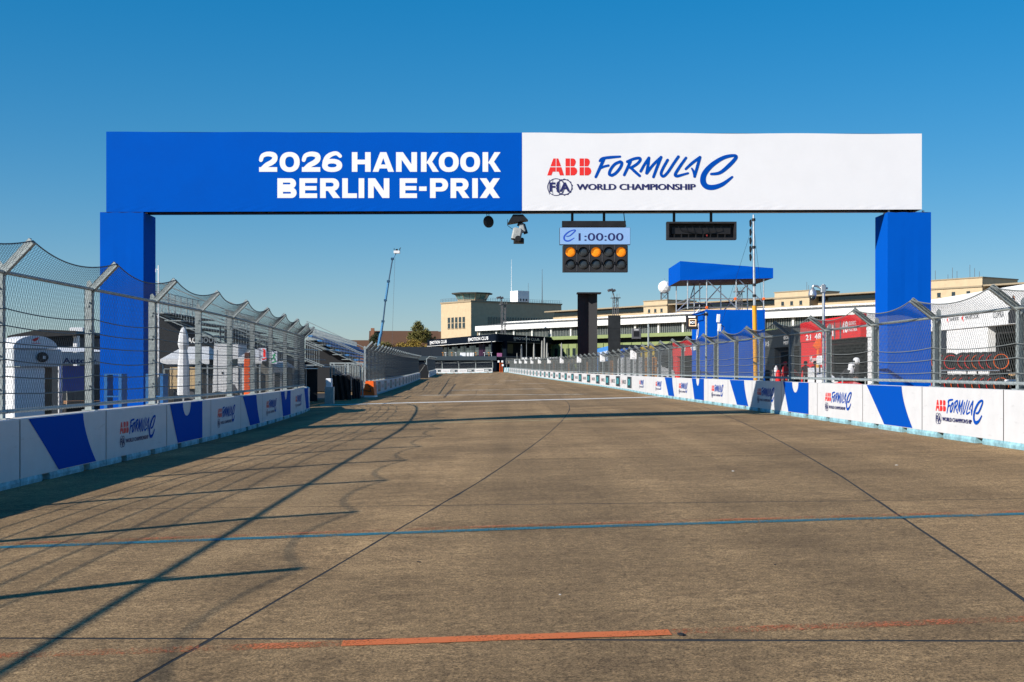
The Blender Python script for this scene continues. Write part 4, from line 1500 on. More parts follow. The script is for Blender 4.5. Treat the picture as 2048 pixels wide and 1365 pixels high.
# the same kind of panel, dark, further along
fy = 112.0
fx = (1297 - 1024) / FPX * fy
t = thing('signal_panel', 'unlit black signal panel on a grey pole above the white van', 'signal', (fx, fy, gz(fx, fy)))
q = lambda py: CAM_H + (HOR - py) / FPX * fy - gz(fx, fy)
px_ = lambda p_: (p_ - 1297) / FPX * fy
MB().tube((0, .1, 0), (0, .1, q(649)), .08, 10).build('pole', M_GALV, t)
MB().tube((px_(1280), .05, q(657)), (0, .08, q(655)), .04, 6).build('arm', M_BLACK, t)
pn = MB().bbox(px_(1263.5), px_(1282), -.15, .12, q(678), q(657.5), .03).build('panel', M_GREYPRINT, t)
mb = MB()
mb.flat([(px_(1267), q(674)), (px_(1278.5), q(674)), (px_(1278.5), q(663)), (px_(1267), q(663))], -.155, 0)
mb.flat([(px_(1268), q(661)), (px_(1277), q(661)), (px_(1277), q(659.6)), (px_(1268), q(659.6))], -.155, 1)
mb.build('screen', [M_BLACK, M_PRINTWHITE], pn)

# dome camera on the fence
dy_ = 36.3
dx_ = (1647 - 1024) / FPX * dy_
t = thing('dome_camera', 'silver dome security camera on grey pole above right fence', 'camera', (dx_, dy_, gz(dx_, dy_)))
q = lambda py: CAM_H + (HOR - py) / FPX * dy_ - gz(dx_, dy_)
px_ = lambda p_: (p_ - 1647) / FPX * dy_
MB().tube((0, 0, 0), (0, 0, q(569)), .04, 12).build('pole', M_ALU, t)
MB().bbox(-.08, .06, -.07, .07, q(585), q(570), .02).tube((.04, 0, q(577)), (.12, 0, q(577)), .03, 8).build('clamp', M_ALU, t)
cx_ = px_(1625)
MB().path([(-.05, 0, q(578)), (px_(1634), 0, q(572.5)), (px_(1627), 0, q(572)), (cx_, 0, q(575))], .03, 8).build('arm', M_ALU, t)
s_ = dy_ / FPX
MB().lathe([(2 * s_, q(575)), (3.5 * s_, q(578)), (7 * s_, q(582)), (8.5 * s_, q(590)), (8.2 * s_, q(593)), (6.8 * s_, q(594))], (cx_, 0, 0), 20).build('housing', M_ALU, t, True)
MB().lathe([(6.6 * s_, q(594)), (6.3 * s_, q(597)), (4.5 * s_, q(600)), (1.5 * s_, q(601.5))], (cx_, 0, 0), 18).build('dome', M_GLASS, t, True)

# black screen totems
for (px0, px1, pyt, fy, cap, lab) in ((1155, 1178, 588, 150, True, 'tall black screen totem with roof plate beyond the right wall'), (1216, 1241, 631, 172, False, 'shorter plain black screen totem right of the taller one')):
    x0, x1 = (px0 - 1024) / FPX * fy, (px1 - 1024) / FPX * fy
    z = gz(x0, fy)
    h = CAM_H + (HOR - pyt) / FPX * fy - z
    t = thing('screen_totem', lab, 'screen', (x0, fy, z))
    w = x1 - x0
    mb = MB()
    mb.prism([(0, 0), (w, .9 if cap else 0.15), (w + (1.0 if cap else 0.05), .6 if cap else .5), (.4, 1.2 if cap else .5)], 0, h, 'z')
    mb.build('cabinet', M_BLACKPL, t)
    mb = MB()
    nn = 7 if cap else 5
    for i in range(nn):
        a, b = .15 + (h - .3) * i / nn, .15 + (h - .3) * (i + 1) / nn - .03
        mb.add([(.05, -.02 + .05 * (.9 if cap else .15) / w, a), (w - .05, (.9 if cap else .15) * (1 - .05 / w) - .02, a), (w - .05, (.9 if cap else .15) * (1 - .05 / w) - .02, b), (.05, -.02 + .05 * (.9 if cap else .15) / w, b)], [(0, 1, 2, 3)])
    mb.build('screen_tile', mat('dead_screen', (.026, .029, .032), .65, var=.25, scale=1.2, spec=.2), t)
    if cap:
        mb = MB()
        mb.box(-.05, w + 1.4, -.4, 1.6, h + .01, h + .16)
        mb.build('roof_plate', M_BLACKPL, t)

# white van between fence and garages
t = thing('van', 'white panel van parked behind the right fence before the garages', 'van', (10.0, 117, gz(10, 117)), R(8))
body = [(0, .35), (0, 2.2), (.12, 2.4), (2.5, 2.42), (3.0, 2.35), (3.75, 1.55), (4.75, 1.25), (4.9, .9), (4.9, .35)]
b = MB().prism(body, 0, 1.95, 'y').build('body', M_WPLAST, t)
MB().flat([(2.45, 1.45), (3.55, 1.5), (2.98, 2.2), (2.45, 2.22)], -.01).build('side_window', M_GLASS, b)
MB().add([(3.05, .12, 2.27), (3.72, .12, 1.6), (3.72, 1.83, 1.6), (3.05, 1.83, 2.27)], [(0, 1, 2, 3)]).M
MB().prism([(3.06, 2.30), (3.74, 1.585), (3.76, 1.60), (3.08, 2.32)], .12, 1.83, 'y').build('windscreen', M_GLASS, b)
for x in (.95, 3.95):
    for y in (-.02, 1.72):
        w_ = MB().lathe([(.20, 0), (.36, .02), (.36, .23), (.20, .25)], (x, y, .36), 18, 0, 'y').build('wheel', M_RUBBER, t)
        MB().lathe([(.04, -.01), (.2, 0), (.2, .24), (.04, .26)], (x, y, .36), 12, 0, 'y').build('rim', M_ALU, w_)
MB().bbox(4.70, 4.92, .1, .5, .95, 1.15, .03).build('headlight', M_GLASS, t)
MB().bbox(4.70, 4.92, 1.45, 1.85, .95, 1.15, .03).build('headlight', M_GLASS, t)
MB().box(4.75, 5.0, .05, 1.9, .4, .65).build('bumper', M_BLACKPL, t)
MB().box(1.2, 2.3, -.012, -.004, .6, 2.1).build('side_door', M_WPLAST, t)

# white boards on the fence and amber padded posts beside them
def on_wall(Jn, yv):
    for a, b in zip(Jn, Jn[1:]):
        if a.y <= yv <= b.y:
            return a.lerp(b, (yv - a.y) / (b.y - a.y)), math.atan2((b - a).y, (b - a).x)
    return Jn[-1], R(90)


for i, yv in enumerate((81, 105, 127, 148, 168, 187, 205, 222, 239, 256)):
    p, an = on_wall(JR, yv)
    sz = 1.0 + i * .05
    t = thing('marker_board', 'white numbered board on right fence, %s from the front' % nth(i + 1), 'board', (p.x + .05, p.y, gz(*p)), 0, 'white boards along the right fence')
    MB().bbox(-.22 * sz, .22 * sz, -.02, 0, 2.05, 2.05 + .55 * sz, .01).build('board', M_PRINTWHITE, t)
    mb = MB()
    mb.stroke([(-.07, 2.35), (-.02, 2.5), (.04, 2.44), (.02, 2.28), (.1, 2.22)], .012, -.024)
    mb.stroke([(-.1, 2.13), (.1, 2.11)], .025, -.025)
    mb.build('print', M_GREYPRINT, t)
    MB().tube((0, .03, 1.0), (0, .03, 2.2), .02, 6).build('stake', M_GALV, t)
for i, yv in enumerate((74, 79.8, 103.5, 125.5, 146.5, 166.5, 185.5, 203.5, 220.5)):
    p, an = on_wall(JR, yv)
    t = thing('padded_post', 'amber padded gate post behind the right fence, %s from the front' % nth(i + 1), 'post', (p.x + .62, p.y, gz(*p)), 0, 'amber posts behind the right fence')
    MB().bbox(-.15, .15, -.12, .12, 0, 2.12, .03).build('pad', M_AMBERPOST, t)
    MB().box(-.10, -.02, -.135, -.122, .2, 2.05).build('groove', mat('dark_brown', (.10, .03, .01), .7), t)
    mb = MB()
    for k in range(5):
        mb.tube((.06, -.125, .4 + k * .4), (.06, -.14, .4 + k * .4), .035, 8)
    mb.build('bolt', M_GALV, t)

# ------------------------------------------------------------------ pit lane life behind the near right fence
SUITR, SUITK = (.62, .03, .03), (.02, .02, .022)
zt = lambda x, y: (x, y, gz(x, y))
person('person in red shirt and red cap beside the black garage', zt(15.6, 73.6), R(-60), 'stand', SUITR, SUITK, 'cap')
person('person in red shirt bending forward next to the red cap', zt(15.9, 71.6), R(-110), 'lean', SUITR, SUITK)
person('person in red and dark clothes standing before red garage pillar, dark hair', zt(16.0, 70.3), R(-40), 'walk', (.5, .04, .04), SUITK)
person('person in red shirt and black trousers with back to track', zt(16.2, 68.9), R(170), 'stand', SUITR, SUITK)
person('person in black overalls and white helmet standing before the red garage', zt(16.2, 60.6), R(-100), 'stand', SUITK, SUITK, 'helmet', 1.8)
person('person in black overalls and white helmet kneeling by red car', zt(15.4, 58.6), R(-80), 'kneel', SUITK, SUITK, 'helmet')
person('person in dark overalls and white helmet bending over the red car', zt(15.0, 58.9), R(60), 'lean', SUITK, SUITK, 'helmet')
person('person with dark hair behind the tyre rack at right', zt(17.4, 46.6), R(-80), 'stand', SUITK, SUITK)
# red single seater nose on stands
t = thing('race_car', 'red and white open wheel race car nose and front wing before garage', 'car', zt(15.2, 57.2), R(-75))
MB().prism([(-1.6, .28), (-1.5, .62), (-.6, .72), (.5, .55), (1.5, .34), (1.6, .26)], -.32, .32, 'y').build('nose', mat('car_red', RED_G, .3, coat=.6), t)
MB().bbox(1.1, 1.7, -.85, .85, .14, .2, .02).build('front_wing', M_PRINTWHITE, t)
for s in (-1, 1):
    w_ = MB().lathe([(.18, 0), (.33, .03), (.33, .27), (.18, .3)], (.35, s * .78 - .15, .33), 20, 0, 'y').build('wheel', M_RUBBER, t)
    MB().lathe([(.05, -.01), (.18, 0), (.18, .3), (.05, .31)], (.35, s * .78 - .15, .33), 14, 0, 'y').build('rim', M_GREYPRINT, w_)
    MB().tube((.35, s * .3, .4), (.35, s * .65, .35), .025, 6).build('suspension_arm', M_BLACK, t)
    MB().box(1.15, 1.68, s * .85 - .015, s * .85 + .015, .14, .38).build('end_plate', M_RED, t)
MB().bbox(-1.5, -.7, -.2, .2, .72, .95, .05).build('cockpit_hoop', M_BLACK, t)
# white console desk with screen
t = thing('console_desk', 'white slanted console desk with white monitor before the red garage', 'desk', zt(15.4, 63.8), R(-85))
MB().prism([(-1.2, 0), (-1.2, 1.35), (1.0, .75), (1.0, 0)], -.4, .4, 'y').build('desk', M_WPLAST, t)
MB().box(-.1, .12, -.42, -.402, 0, 1.4).build('dark_leg', M_BLACKPL, t)
MB().bbox(-.5, .3, -.2, -.1, 1.5, 1.95, .05).build('monitor', M_WPLAST, t)
MB().tube((-.1, -.15, 1.0), (-.1, -.15, 1.5), .04, 8).build('stalk', M_BLACKPL, t)
t = thing('work_lamp_pole', 'orange and amber pole standing by the red garage pillar', 'pole', zt(15.55, 65.6), 0)
MB().tube((0, 0, 0), (0, 0, 1.6), .09, 10).build('lower_pole', mat('yellow_pole', (.72, .35, .05), .5), t)
MB().tube((0, 0, 1.6), (.02, 0, 2.5), .07, 10).build('upper_pole', M_ORANGE, t)
MB().prism([(-.25, 2.45), (-.05, 2.8), (.12, 2.85), (.15, 2.4), (-.1, 2.3)], -.08, .08, 'y').build('lamp_head', M_ORANGE, t)
# fire extinguishers and trolleys before the black garage
for i, (x, y, lab) in enumerate(((15.4, 74.6, 'red fire extinguisher standing left of the red cap'), (15.9, 67.8, 'red fire extinguisher right of the orange pole'))):
    t = thing('fire_extinguisher', lab, 'extinguisher', zt(x, y))
    MB().lathe([(.12, 0), (.16, .03), (.16, 1.05), (.1, 1.18), (.04, 1.24)], (0, 0, 0), 16).build('cylinder', M_RED, t, True)
    MB().tube((0, 0, 1.2), (0, 0, 1.36), .03, 8).tube((0, 0, 1.33), (.14, -.02, 1.36), .018, 6).build('valve', M_BLACK, t)
t = thing('tool_trolley', 'silver tool trolley with white gas bottle before the black garage', 'trolley', zt(15.6, 77.0), R(-80))
MB().bbox(-.7, .7, -.35, .35, .35, .75, .03).build('tray', M_ALU, t)
for x in (-.6, .6):
    for y in (-.3, .3):
        MB().tube((x, y, .08), (x, y, 1.25), .02, 6).build('leg', M_ALU, t)
        MB().lathe([(.03, -.02), (.07, -.015), (.07, .015), (.03, .02)], (x, y, .07), 12, 0, 'y').build('castor', M_RUBBER, t)
MB().lathe([(.12, .75), (.13, .8), (.13, 1.3), (.06, 1.45), (.03, 1.5)], (.45, 0, 0), 14).build('gas_bottle', M_WPLAST, t, True)
MB().path([(-.5, 0, .78), (-.4, .1, 1.3), (0, 0, 1.5), (.2, -.2, 1.1)], .02, 6).build('hose', M_BLACK, t)
t = thing('generator', 'small black generator on a stand beside the blue tower', 'generator', zt(14.0, 72.5), R(-70))
MB().bbox(-.5, .5, -.3, .3, .5, 1.25, .06).build('casing', M_BLACKPL, t)
for x in (-.4, .4):
    MB().box(x - .03, x + .03, -.28, .28, 0, .5).build('stand', M_GALV, t)
MB().lathe([(.05, -.32), (.14, -.31), (.14, -.302)], (-.2, 0, .85), 14, 0, 'y').build('dial', M_WPLAST, t)
# two tier tyre rack at the right edge
RX, RY, RA = 16.6, 43.4, 100.0
t = thing('tyre_rack', 'two tier black rack for race tyres before the white garage', 'rack', zt(RX, RY), R(RA))
for z in (.42, 1.22):
    MB().tube((0, -.2, z), (6.4, -.2, z), .025, 6).tube((0, .2, z), (6.4, .2, z), .025, 6).build('shelf_rail', M_ALU, t)
for x in (0, 2.13, 4.26, 6.4):
    for y in (-.2, .2):
        MB().tube((x, y, 0), (x, y, 1.3), .025, 6).build('leg', M_BLACK, t)
ty0 = MB().lathe([(.20, -.13), (.29, -.14), (.34, -.11), (.345, 0), (.34, .11), (.29, .14), (.20, .13)], (0, 0, 0), 22, 0, 'x').mesh('tyre', M_RUBBER, True)
rim0 = MB().lathe([(.05, -.10), (.2, -.125), (.2, .125), (.05, .10)], (0, 0, 0), 14, 0, 'x').mesh('rim', M_GREYPRINT)
stO = MB().lathe([(.235, -.142), (.258, -.1445), (.258, -.139), (.235, -.139)], (0, 0, 0), 22, 0, 'x', False).mesh('sidewall_band', M_ORANGE)
stR = MB().lathe([(.235, -.142), (.258, -.1445), (.258, -.139), (.235, -.139)], (0, 0, 0), 22, 0, 'x', False).mesh('sidewall_band', M_RED)
rm = Matrix.Rotation(R(RA), 4, 'Z')
for lv, z in (('upper', 1.53), ('lower', .73)):
    for i in range(13):
        if lv == 'upper' and i in (6,):
            continue
        lp = rm @ Vector((.35 + i * .475, 0, 0))
        tt = thing('tyre', 'black race tyre with %s band on %s tier of rack, %s from near end' % ('orange' if i % 3 == 0 else 'red', lv, nth(i + 1)), 'tyre', (RX + lp.x, RY + lp.y, gz(RX, RY) + z), R(RA - 12), 'race tyres on the rack')
        link('casing', ty0, tt)
        link('rim', rim0, tt)
        link('sidewall_band', stO if i % 3 == 0 else stR, tt)
t = thing('workbench', 'black workbench with tan board and white boxes before white garage', 'workbench', zt(17.0, 42.2), R(-80))
MB().bbox(-1.0, 1.0, -.4, .4, .85, .92, .02).build('worktop', M_WPLAST, t)
for x in (-.9, .9):
    for y in (-.35, .35):
        MB().tube((x, y, 0), (x, y, .85), .03, 6).build('leg', M_BLACK, t)
MB(Matrix.Translation((-.3, 0, .98)) @ Matrix.Rotation(R(10), 4, 'Y')).box(-.6, .6, -.3, .3, 0, .04).build('tan_board', mat('tan_board', (.42, .26, .13), .7), t)
MB().bbox(.2, .7, -.3, .1, .93, 1.25, .02).build('white_box', M_WPLAST, t)
MB().bbox(-.8, .8, -.3, .3, .2, .6, .02).build('drawer', M_BLACKPL, t)
# post and rope line in front of the garages
for i in range(12):
    y = 46 + i * 3.2
    t = thing('stanchion', 'thin grey stanchion post in pit lane, %s from the front' % nth(i + 1), 'post', zt(12.6, y), 0, 'stanchions along the pit lane')
    MB().lathe([(.16, 0), (.16, .02), (.03, .04), (.022, .06), (.022, .95), (.035, .97), (.02, 1.0)], (0, 0, 0), 10).build('post', M_GALV, t)

# ------------------------------------------------------------------ airport buildings in the distance
M_STONE = mat('warm_limestone', (.50, .39, .25), .85, var=.10, scale=.8, bump=.2, bscale=6)
M_STONED = mat('limestone_joint', (.30, .24, .16), .85, var=.1)
M_FASCIA = mat('white_fascia', (.68, .68, .66), .7, var=.06, scale=.3)
M_ROOFG = mat('grey_roof', (.12, .12, .11), .8, var=.15, scale=.4)
M_GREEN = mat('pale_green_steel', (.21, .26, .11), .7, var=.08, scale=.5)
M_HGLASS = mat('hangar_glass', (.05, .065, .065), .25, var=.25, scale=.6, spec=.5)
M_MULL = mat('grey_mullion', (.30, .31, .29), .6, var=.1)
M_PILLAR = mat('white_pillar', (.62, .62, .58), .7, var=.05)
ANG = math.atan2(-.81, .58)          # the long front runs towards the camera to the right
HA = Vector((-11.5, 420))
HL = 250.0
hz0 = 1.4
t = thing('airport_hangar', 'long airport hangar with white eaves, glass band and pale green doors', 'hangar', (HA.x, HA.y, hz0), ANG)
E0 = 12.75                           # underside of the eaves above the apron
MB().box(0, HL, -.6, 0, E0, E0 + 1.55).build('eaves_fascia', M_FASCIA, t)
MB().add([(0, -.6, E0 + 1.56), (HL, -.6, E0 + 1.56), (HL, 10, E0 + 2.7), (0, 10, E0 + 2.7), (0, 10, E0 + .1), (HL, 10, E0 + .1), (0, 0, E0 + .1), (HL, 0, E0 + .1)],
         [(0, 1, 2, 3), (3, 2, 5, 4), (4, 5, 7, 6), (0, 3, 4, 6), (1, 7, 5, 2)]).build('canopy_roof', M_ROOFG, t)
mb = MB()
mb.box(2, HL, 9.4, 9.6, E0 + 2.75, E0 + 3.15)
for i in range(120):
    mb.box(2 + i * 2.05, 2.2 + i * 2.05, 9.3, 9.6, E0 + 2.6, E0 + 3.2)
mb.build('roof_rail', M_FASCIA, t)
MB().box(24, HL, 13.0, 30, 0, E0 + 4.4).build('upper_wall', M_STONE, t)
MB().box(24, HL, 13.4, 30, E0 + 4.4, E0 + 5.5).build('upper_windows', M_GLASS, t)
MB().box(23, HL, 10.2, 31, E0 + 5.5, E0 + 5.85).build('upper_roof', M_STONED, t)
MB().box(.4, HL, 1.2, 1.5, E0 - 2.6, E0 + .08).build('glass_band', M_HGLASS, t)
mb = MB()
for i in range(int(HL / .75)):
    mb.box(.5 + i * .75, .62 + i * .75, 1.0, 1.19, E0 - 2.6, E0 + .05)
stuff(mb.build('mullion', M_MULL, t))
for i in range(26):
    MB().box(.4 + i * 9.6, 1.1 + i * 9.6, .5, .98, E0 - 2.7, E0 + .07).build('pillar', M_PILLAR, t)
MB().box(.2, HL, .3, 1.3, E0 - 3.6, E0 - 2.61).build('door_rail', M_GREEN, t)
MB().box(.3, HL, 3.0, 3.3, E0 - 5.0, E0 - 3.61).build('track_recess', M_BLACK, t)
MB().box(.3, HL, 2.2, 2.9, 0, E0 - 4.9).build('sliding_door', M_GREEN, t)
for i in range(84):
    x = 1.2 + i * 2.9
    MB().box(x, x + 1.5, 2.10, 2.19, E0 - 8.6, E0 - 6.2).build('window', M_GLASS, t)
mb = MB()
for i in range(60):
    mb.box(i * 4.1 + .3, i * 4.1 + .5, 1.95, 2.19, 0, E0 - 4.95)
mb.build('door_rib', M_GREEN, t)
MB().box(0, .3, .2, 30, 0, E0 + .05).build('end_wall', M_STONE, t)

# stair towers behind the eaves: find where each one's near corner shows
def along(px, w):
    a = (px - 1024) / FPX
    u, v = Vector((.58, -.81)).normalized(), Vector((.81, .58)).normalized()
    b = HA + v * w
    return (a * b.y - b.x) / (u.x - a * u.y)


for k, (pc, pyt, wl, dl, lab) in enumerate(((1335, 601, 10, 11, 'beige stair tower carrying the white radar ball, leftmost on hangar roof'), (1619, 582, 11.5, 11, 'beige stair tower behind the silver dome camera'), (1965, 556, 14.5, 13, 'beige stair tower with antennas near right edge of picture'))):
    tt = along(pc, 10.0)
    u, v = Vector((.58, -.81)).normalized(), Vector((.81, .58)).normalized()
    P = HA + v * 10.0 + u * tt
    top = CAM_H + (HOR - pyt) / FPX * P.y - hz0
    t = thing('stair_tower', lab, 'tower', (P.x, P.y, hz0), ANG, 'stair towers on the hangar')
    MB().box(-wl, 0, -.05, dl, 0, top).build('wall', M_STONE, t)
    MB().box(-wl - .15, .15, -.2, dl + .15, top, top + .25).build('parapet', M_STONED, t)
    MB().box(-wl - .2, .03, -.3, -.06, E0 + 5.35, E0 + 5.7).build('cornice', M_STONED, t)
    for i in range(3):
        x = -wl * (.24 + .26 * i)
        w_ = MB().box(x - .45, x + .45, -.10, -.055, E0 + 3.6, E0 + 4.6).build('window', M_GLASS, t)
        MB().box(x - .6, x + .6, -.14, -.101, E0 + 3.45, E0 + 3.59).build('sill', M_STONED, w_)
    if k == 0:
        rc = Vector((-3.2, 1.8, 0))
        rt = thing('radar_ball', 'white faceted radar ball on steel legs above hangar roof', 'radome', tuple(Vector((P.x, P.y, hz0 + top)) + Matrix.Rotation(ANG, 3, 'Z') @ rc))
        for ix in (-1, 1):
            for iy in (-1, 1):
                MB().tube((ix * .95, iy * .95, .2), (ix * .95, iy * .95, 2.3), .09, 6).build('leg', M_GREYPRINT, rt)
        br = MB()
        for s in (-1, 1):
            br.tube((-.95, s * .95, .3), (.95, s * .95, 2.2), .05, 5).tube((.95, s * .95, .3), (-.95, s * .95, 2.2), .05, 5).tube((s * .95, -.95, .3), (s * .95, .95, 2.2), .05, 5)
        br.box(-1.2, 1.2, -1.2, 1.2, 2.2, 2.3)
        br.build('bracing', M_GREYPRINT, rt)
        ic = MB()
        g_ = (1 + 5 ** .5) / 2
        iv = [Vector(q).normalized() for q in ((-1, g_, 0), (1, g_, 0), (-1, -g_, 0), (1, -g_, 0), (0, -1, g_), (0, 1, g_), (0, -1, -g_), (0, 1, -g_), (g_, 0, -1), (g_, 0, 1), (-g_, 0, -1), (-g_, 0, 1))]
        fcs = [(0, 11, 5), (0, 5, 1), (0, 1, 7), (0, 7, 10), (0, 10, 11), (1, 5, 9), (5, 11, 4), (11, 10, 2), (10, 7, 6), (7, 1, 8), (3, 9, 4), (3, 4, 2), (3, 2, 6), (3, 6, 8), (3, 8, 9), (4, 9, 5), (2, 4, 11), (6, 2, 10), (8, 6, 7), (9, 8, 1)]
        vv, ff = [], []
        for f in fcs:
            a, b, c = (iv[i] for i in f)
            ab, bc, ca = (a + b).normalized(), (b + c).normalized(), (c + a).normalized()
            for tri in ((a, ab, ca), (b, bc, ab), (c, ca, bc), (ab, bc, ca)):
                o = len(vv)
                vv += [tuple(q * 1.85 + Vector((0, 0, 3.9))) for q in tri]
                ff.append((o, o + 1, o + 2))
        ic.add(vv, ff)
        ic.build('ball', M_PRINTWHITE, rt)
        MB().tube((0, 0, 5.7), (0, 0, 6.4), .03, 5).build('lightning_rod', M_GREYPRINT, rt)
    else:
        for i in range(7 if k == 2 else 2):
            x = -wl * (.1 + .13 * i)
            MB().tube((x, 1 + i % 3, top + .2), (x, 1 + i % 3, top + 1.5 + (i * 37 % 5) * .45), .05, 5).build('antenna', M_GREYPRINT, t)

# control tower block at the far end
BY = 440.0
C = Vector(((942 - 1024) / FPX * BY, BY))
top = CAM_H + (HOR - 604) / FPX * BY - hz0
t = thing('control_tower_block', 'beige stone airport block with rows of windows left of hangar', 'building', (C.x, C.y, hz0), ANG)
MB().box(-19, 0, 0, 39, 0, top).build('wall', M_STONE, t)
MB().box(-19.25, .25, -.25, 39.25, top, top + .5).build('parapet', M_STONED, t)
for i in range(5):
    x = -4.4 - i * 2.35
    w_ = MB().box(x - .75, x + .75, -.10, -.02, top - 8.8, top - 5.0).build('window', M_GLASS, t)
    MB().box(x - .85, x + .85, -.2, -.101, top - 9.0, top - 8.8).build('sill', M_STONED, w_)
    MB().box(x - .75, x + .75, -.14, -.101, top - 7.0, top - 6.85).build('bar', M_STONE, w_)
for i in range(3):
    x = -6.8 - i * 2.5
    w_ = MB().box(x - .8, x + .8, -.10, -.02, top - 22.4, top - 18.8).build('window', mat('grey_window', (.16, .13, .10), .4), t)
    MB().box(x - .1, x + .1, -.16, -.101, top - 22.4, top - 18.8).build('bar', M_STONE, w_)
for i in range(26):
    y = 7.4 + i * 1.14
    MB().box(.02, .10, y - .36, y + .36, top - 8.8, top - 5.0).build('window', M_GLASS, t)
for i in range(5):
    MB().box(.02, .10, 11 + i * 1.2, 11.6 + i * 1.2, top - 13.5, top - 12.0).build('window', M_GLASS, t)
for i in range(2):
    for j in range(2):
        for e in range(2):
            MB().box(.02, .12, 17.6 + i * 6 + e * 1.6, 18.6 + i * 6 + e * 1.6, top - 13.8 + j * 1.7, top - 12.7 + j * 1.7).build('vent_block', M_STONED, t)
mb = MB()
for i in range(20):
    mb.tube((-19 + i, -.1, top + .5), (-19 + i, -.1, top + 1.7), .04, 4)
for i in range(39):
    mb.tube((.1, i, top + .5), (.1, i, top + 1.5), .04, 4)
for z in (1.1, 1.65):
    mb.tube((-19, -.1, top + z), (0, -.1, top + z), .04, 4).tube((.1, 0, top + z - .15), (.1, 39, top + z - .15), .04, 4)
mb.build('roof_railing', M_GREYPRINT, t)
kb = Matrix.Translation((-6.0, 7.5, top + .5))
oct_ = lambda r, z: [(r * math.cos(R(22.5 + 45 * i)), r * math.sin(R(22.5 + 45 * i)), z) for i in range(8)]
cb = thing('control_cabin', 'glazed octagonal control cabin with wide dark roof on block', 'control cabin', tuple(Vector((C.x, C.y, hz0)) + Matrix.Rotation(ANG, 3, 'Z') @ Vector((-10.5, 7.5, top + .5))), ANG)
cb.scale = (1, 1, .5)
rg = lambda a, b: MB().add(a + b, [(i, (i + 1) % 8, 8 + (i + 1) % 8, 8 + i) for i in range(8)] + [tuple(range(7, -1, -1)), tuple(range(8, 16))])
rg(oct_(5.2, 0), oct_(5.2, 1.6)).build('base', M_STONED, cb)
lo, hi = oct_(5.0, 1.61), oct_(6.1, 5.4)
for i in range(8):
    j = (i + 1) % 8
    a, b, c, d = (Vector(q) for q in (lo[i], lo[j], hi[j], hi[i]))
    for e in range(2):
        p0, p1 = a.lerp(b, .03 + e * .49), a.lerp(b, .48 + e * .49)
        p3, p2 = d.lerp(c, .03 + e * .49), d.lerp(c, .48 + e * .49)
        MB().add([p0, p1, p2, p3], [(0, 1, 2, 3)]).build('pane', mat('green_glass', (.10, .22, .22), .15, var=.4, scale=.5, spec=.7), cb)
    MB().tube(a, d, .14, 5).build('mullion', M_STONED, cb)
rg(oct_(4.2, 1.7), oct_(4.0, 5.3)).build('core', mat('cabin_inside', (.05, .06, .06), .8), cb)
rg(oct_(7.2, 5.41), oct_(7.4, 6.3)).build('roof', mat('dark_roof_edge', (.06, .06, .055), .8), cb)
rg(oct_(7.0, 6.31), oct_(1.5, 7.0)).build('roof_top', M_STONED, cb)
MB().box(-1, 1.3, 30, 36, 0, .1)
wb = thing('roof_plant_box', 'white and grey plant box with thin mast on block roof', 'plant room', tuple(Vector((C.x, C.y, hz0 + top + .5)) + Matrix.Rotation(ANG, 3, 'Z') @ Vector((-2.5, 21.5, 0))), ANG)
MB().box(-4.6, 0, 0, 5.0, .3, 4.2).build('box', M_PRINTWHITE, wb)
MB().box(-4.5, -.1, .1, 4.9, 0, .3).build('base', M_GREYPRINT, wb)
for i in range(3):
    MB().box(.02, .06, .9 + i * 1.3, 1.5 + i * 1.3, .6, 1.4).build('louvre', M_GREYPRINT, wb)
MB().tube((-4.4, .4, 4.2), (-4.4, .4, 15.5), .10, 6, 0, .04).build('mast', M_PRINTWHITE, wb)
MB().tube((.8, 4, 4), (.8, 4, 7), .05, 5).tube((.5, 4, 5.6), (1.1, 4, 5.6), .04, 4).build('antenna', M_GREYPRINT, wb)
am = thing('antenna_mast', 'thin grey antenna mast on block roof right of plant box', 'antenna', tuple(Vector((C.x, C.y, hz0 + top + .5)) + Matrix.Rotation(ANG, 3, 'Z') @ Vector((-1.5, 31.5, 0))))
MB().tube((0, 0, 0), (0, 0, 12.2), .16, 6, 0, .05).build('mast', M_GREYPRINT, am)
MB().tube((0, 0, .4), (-1.8, 0, 0), .04, 4).tube((0, 0, .4), (1.8, 0, 0), .04, 4).build('stay', M_GREYPRINT, am)

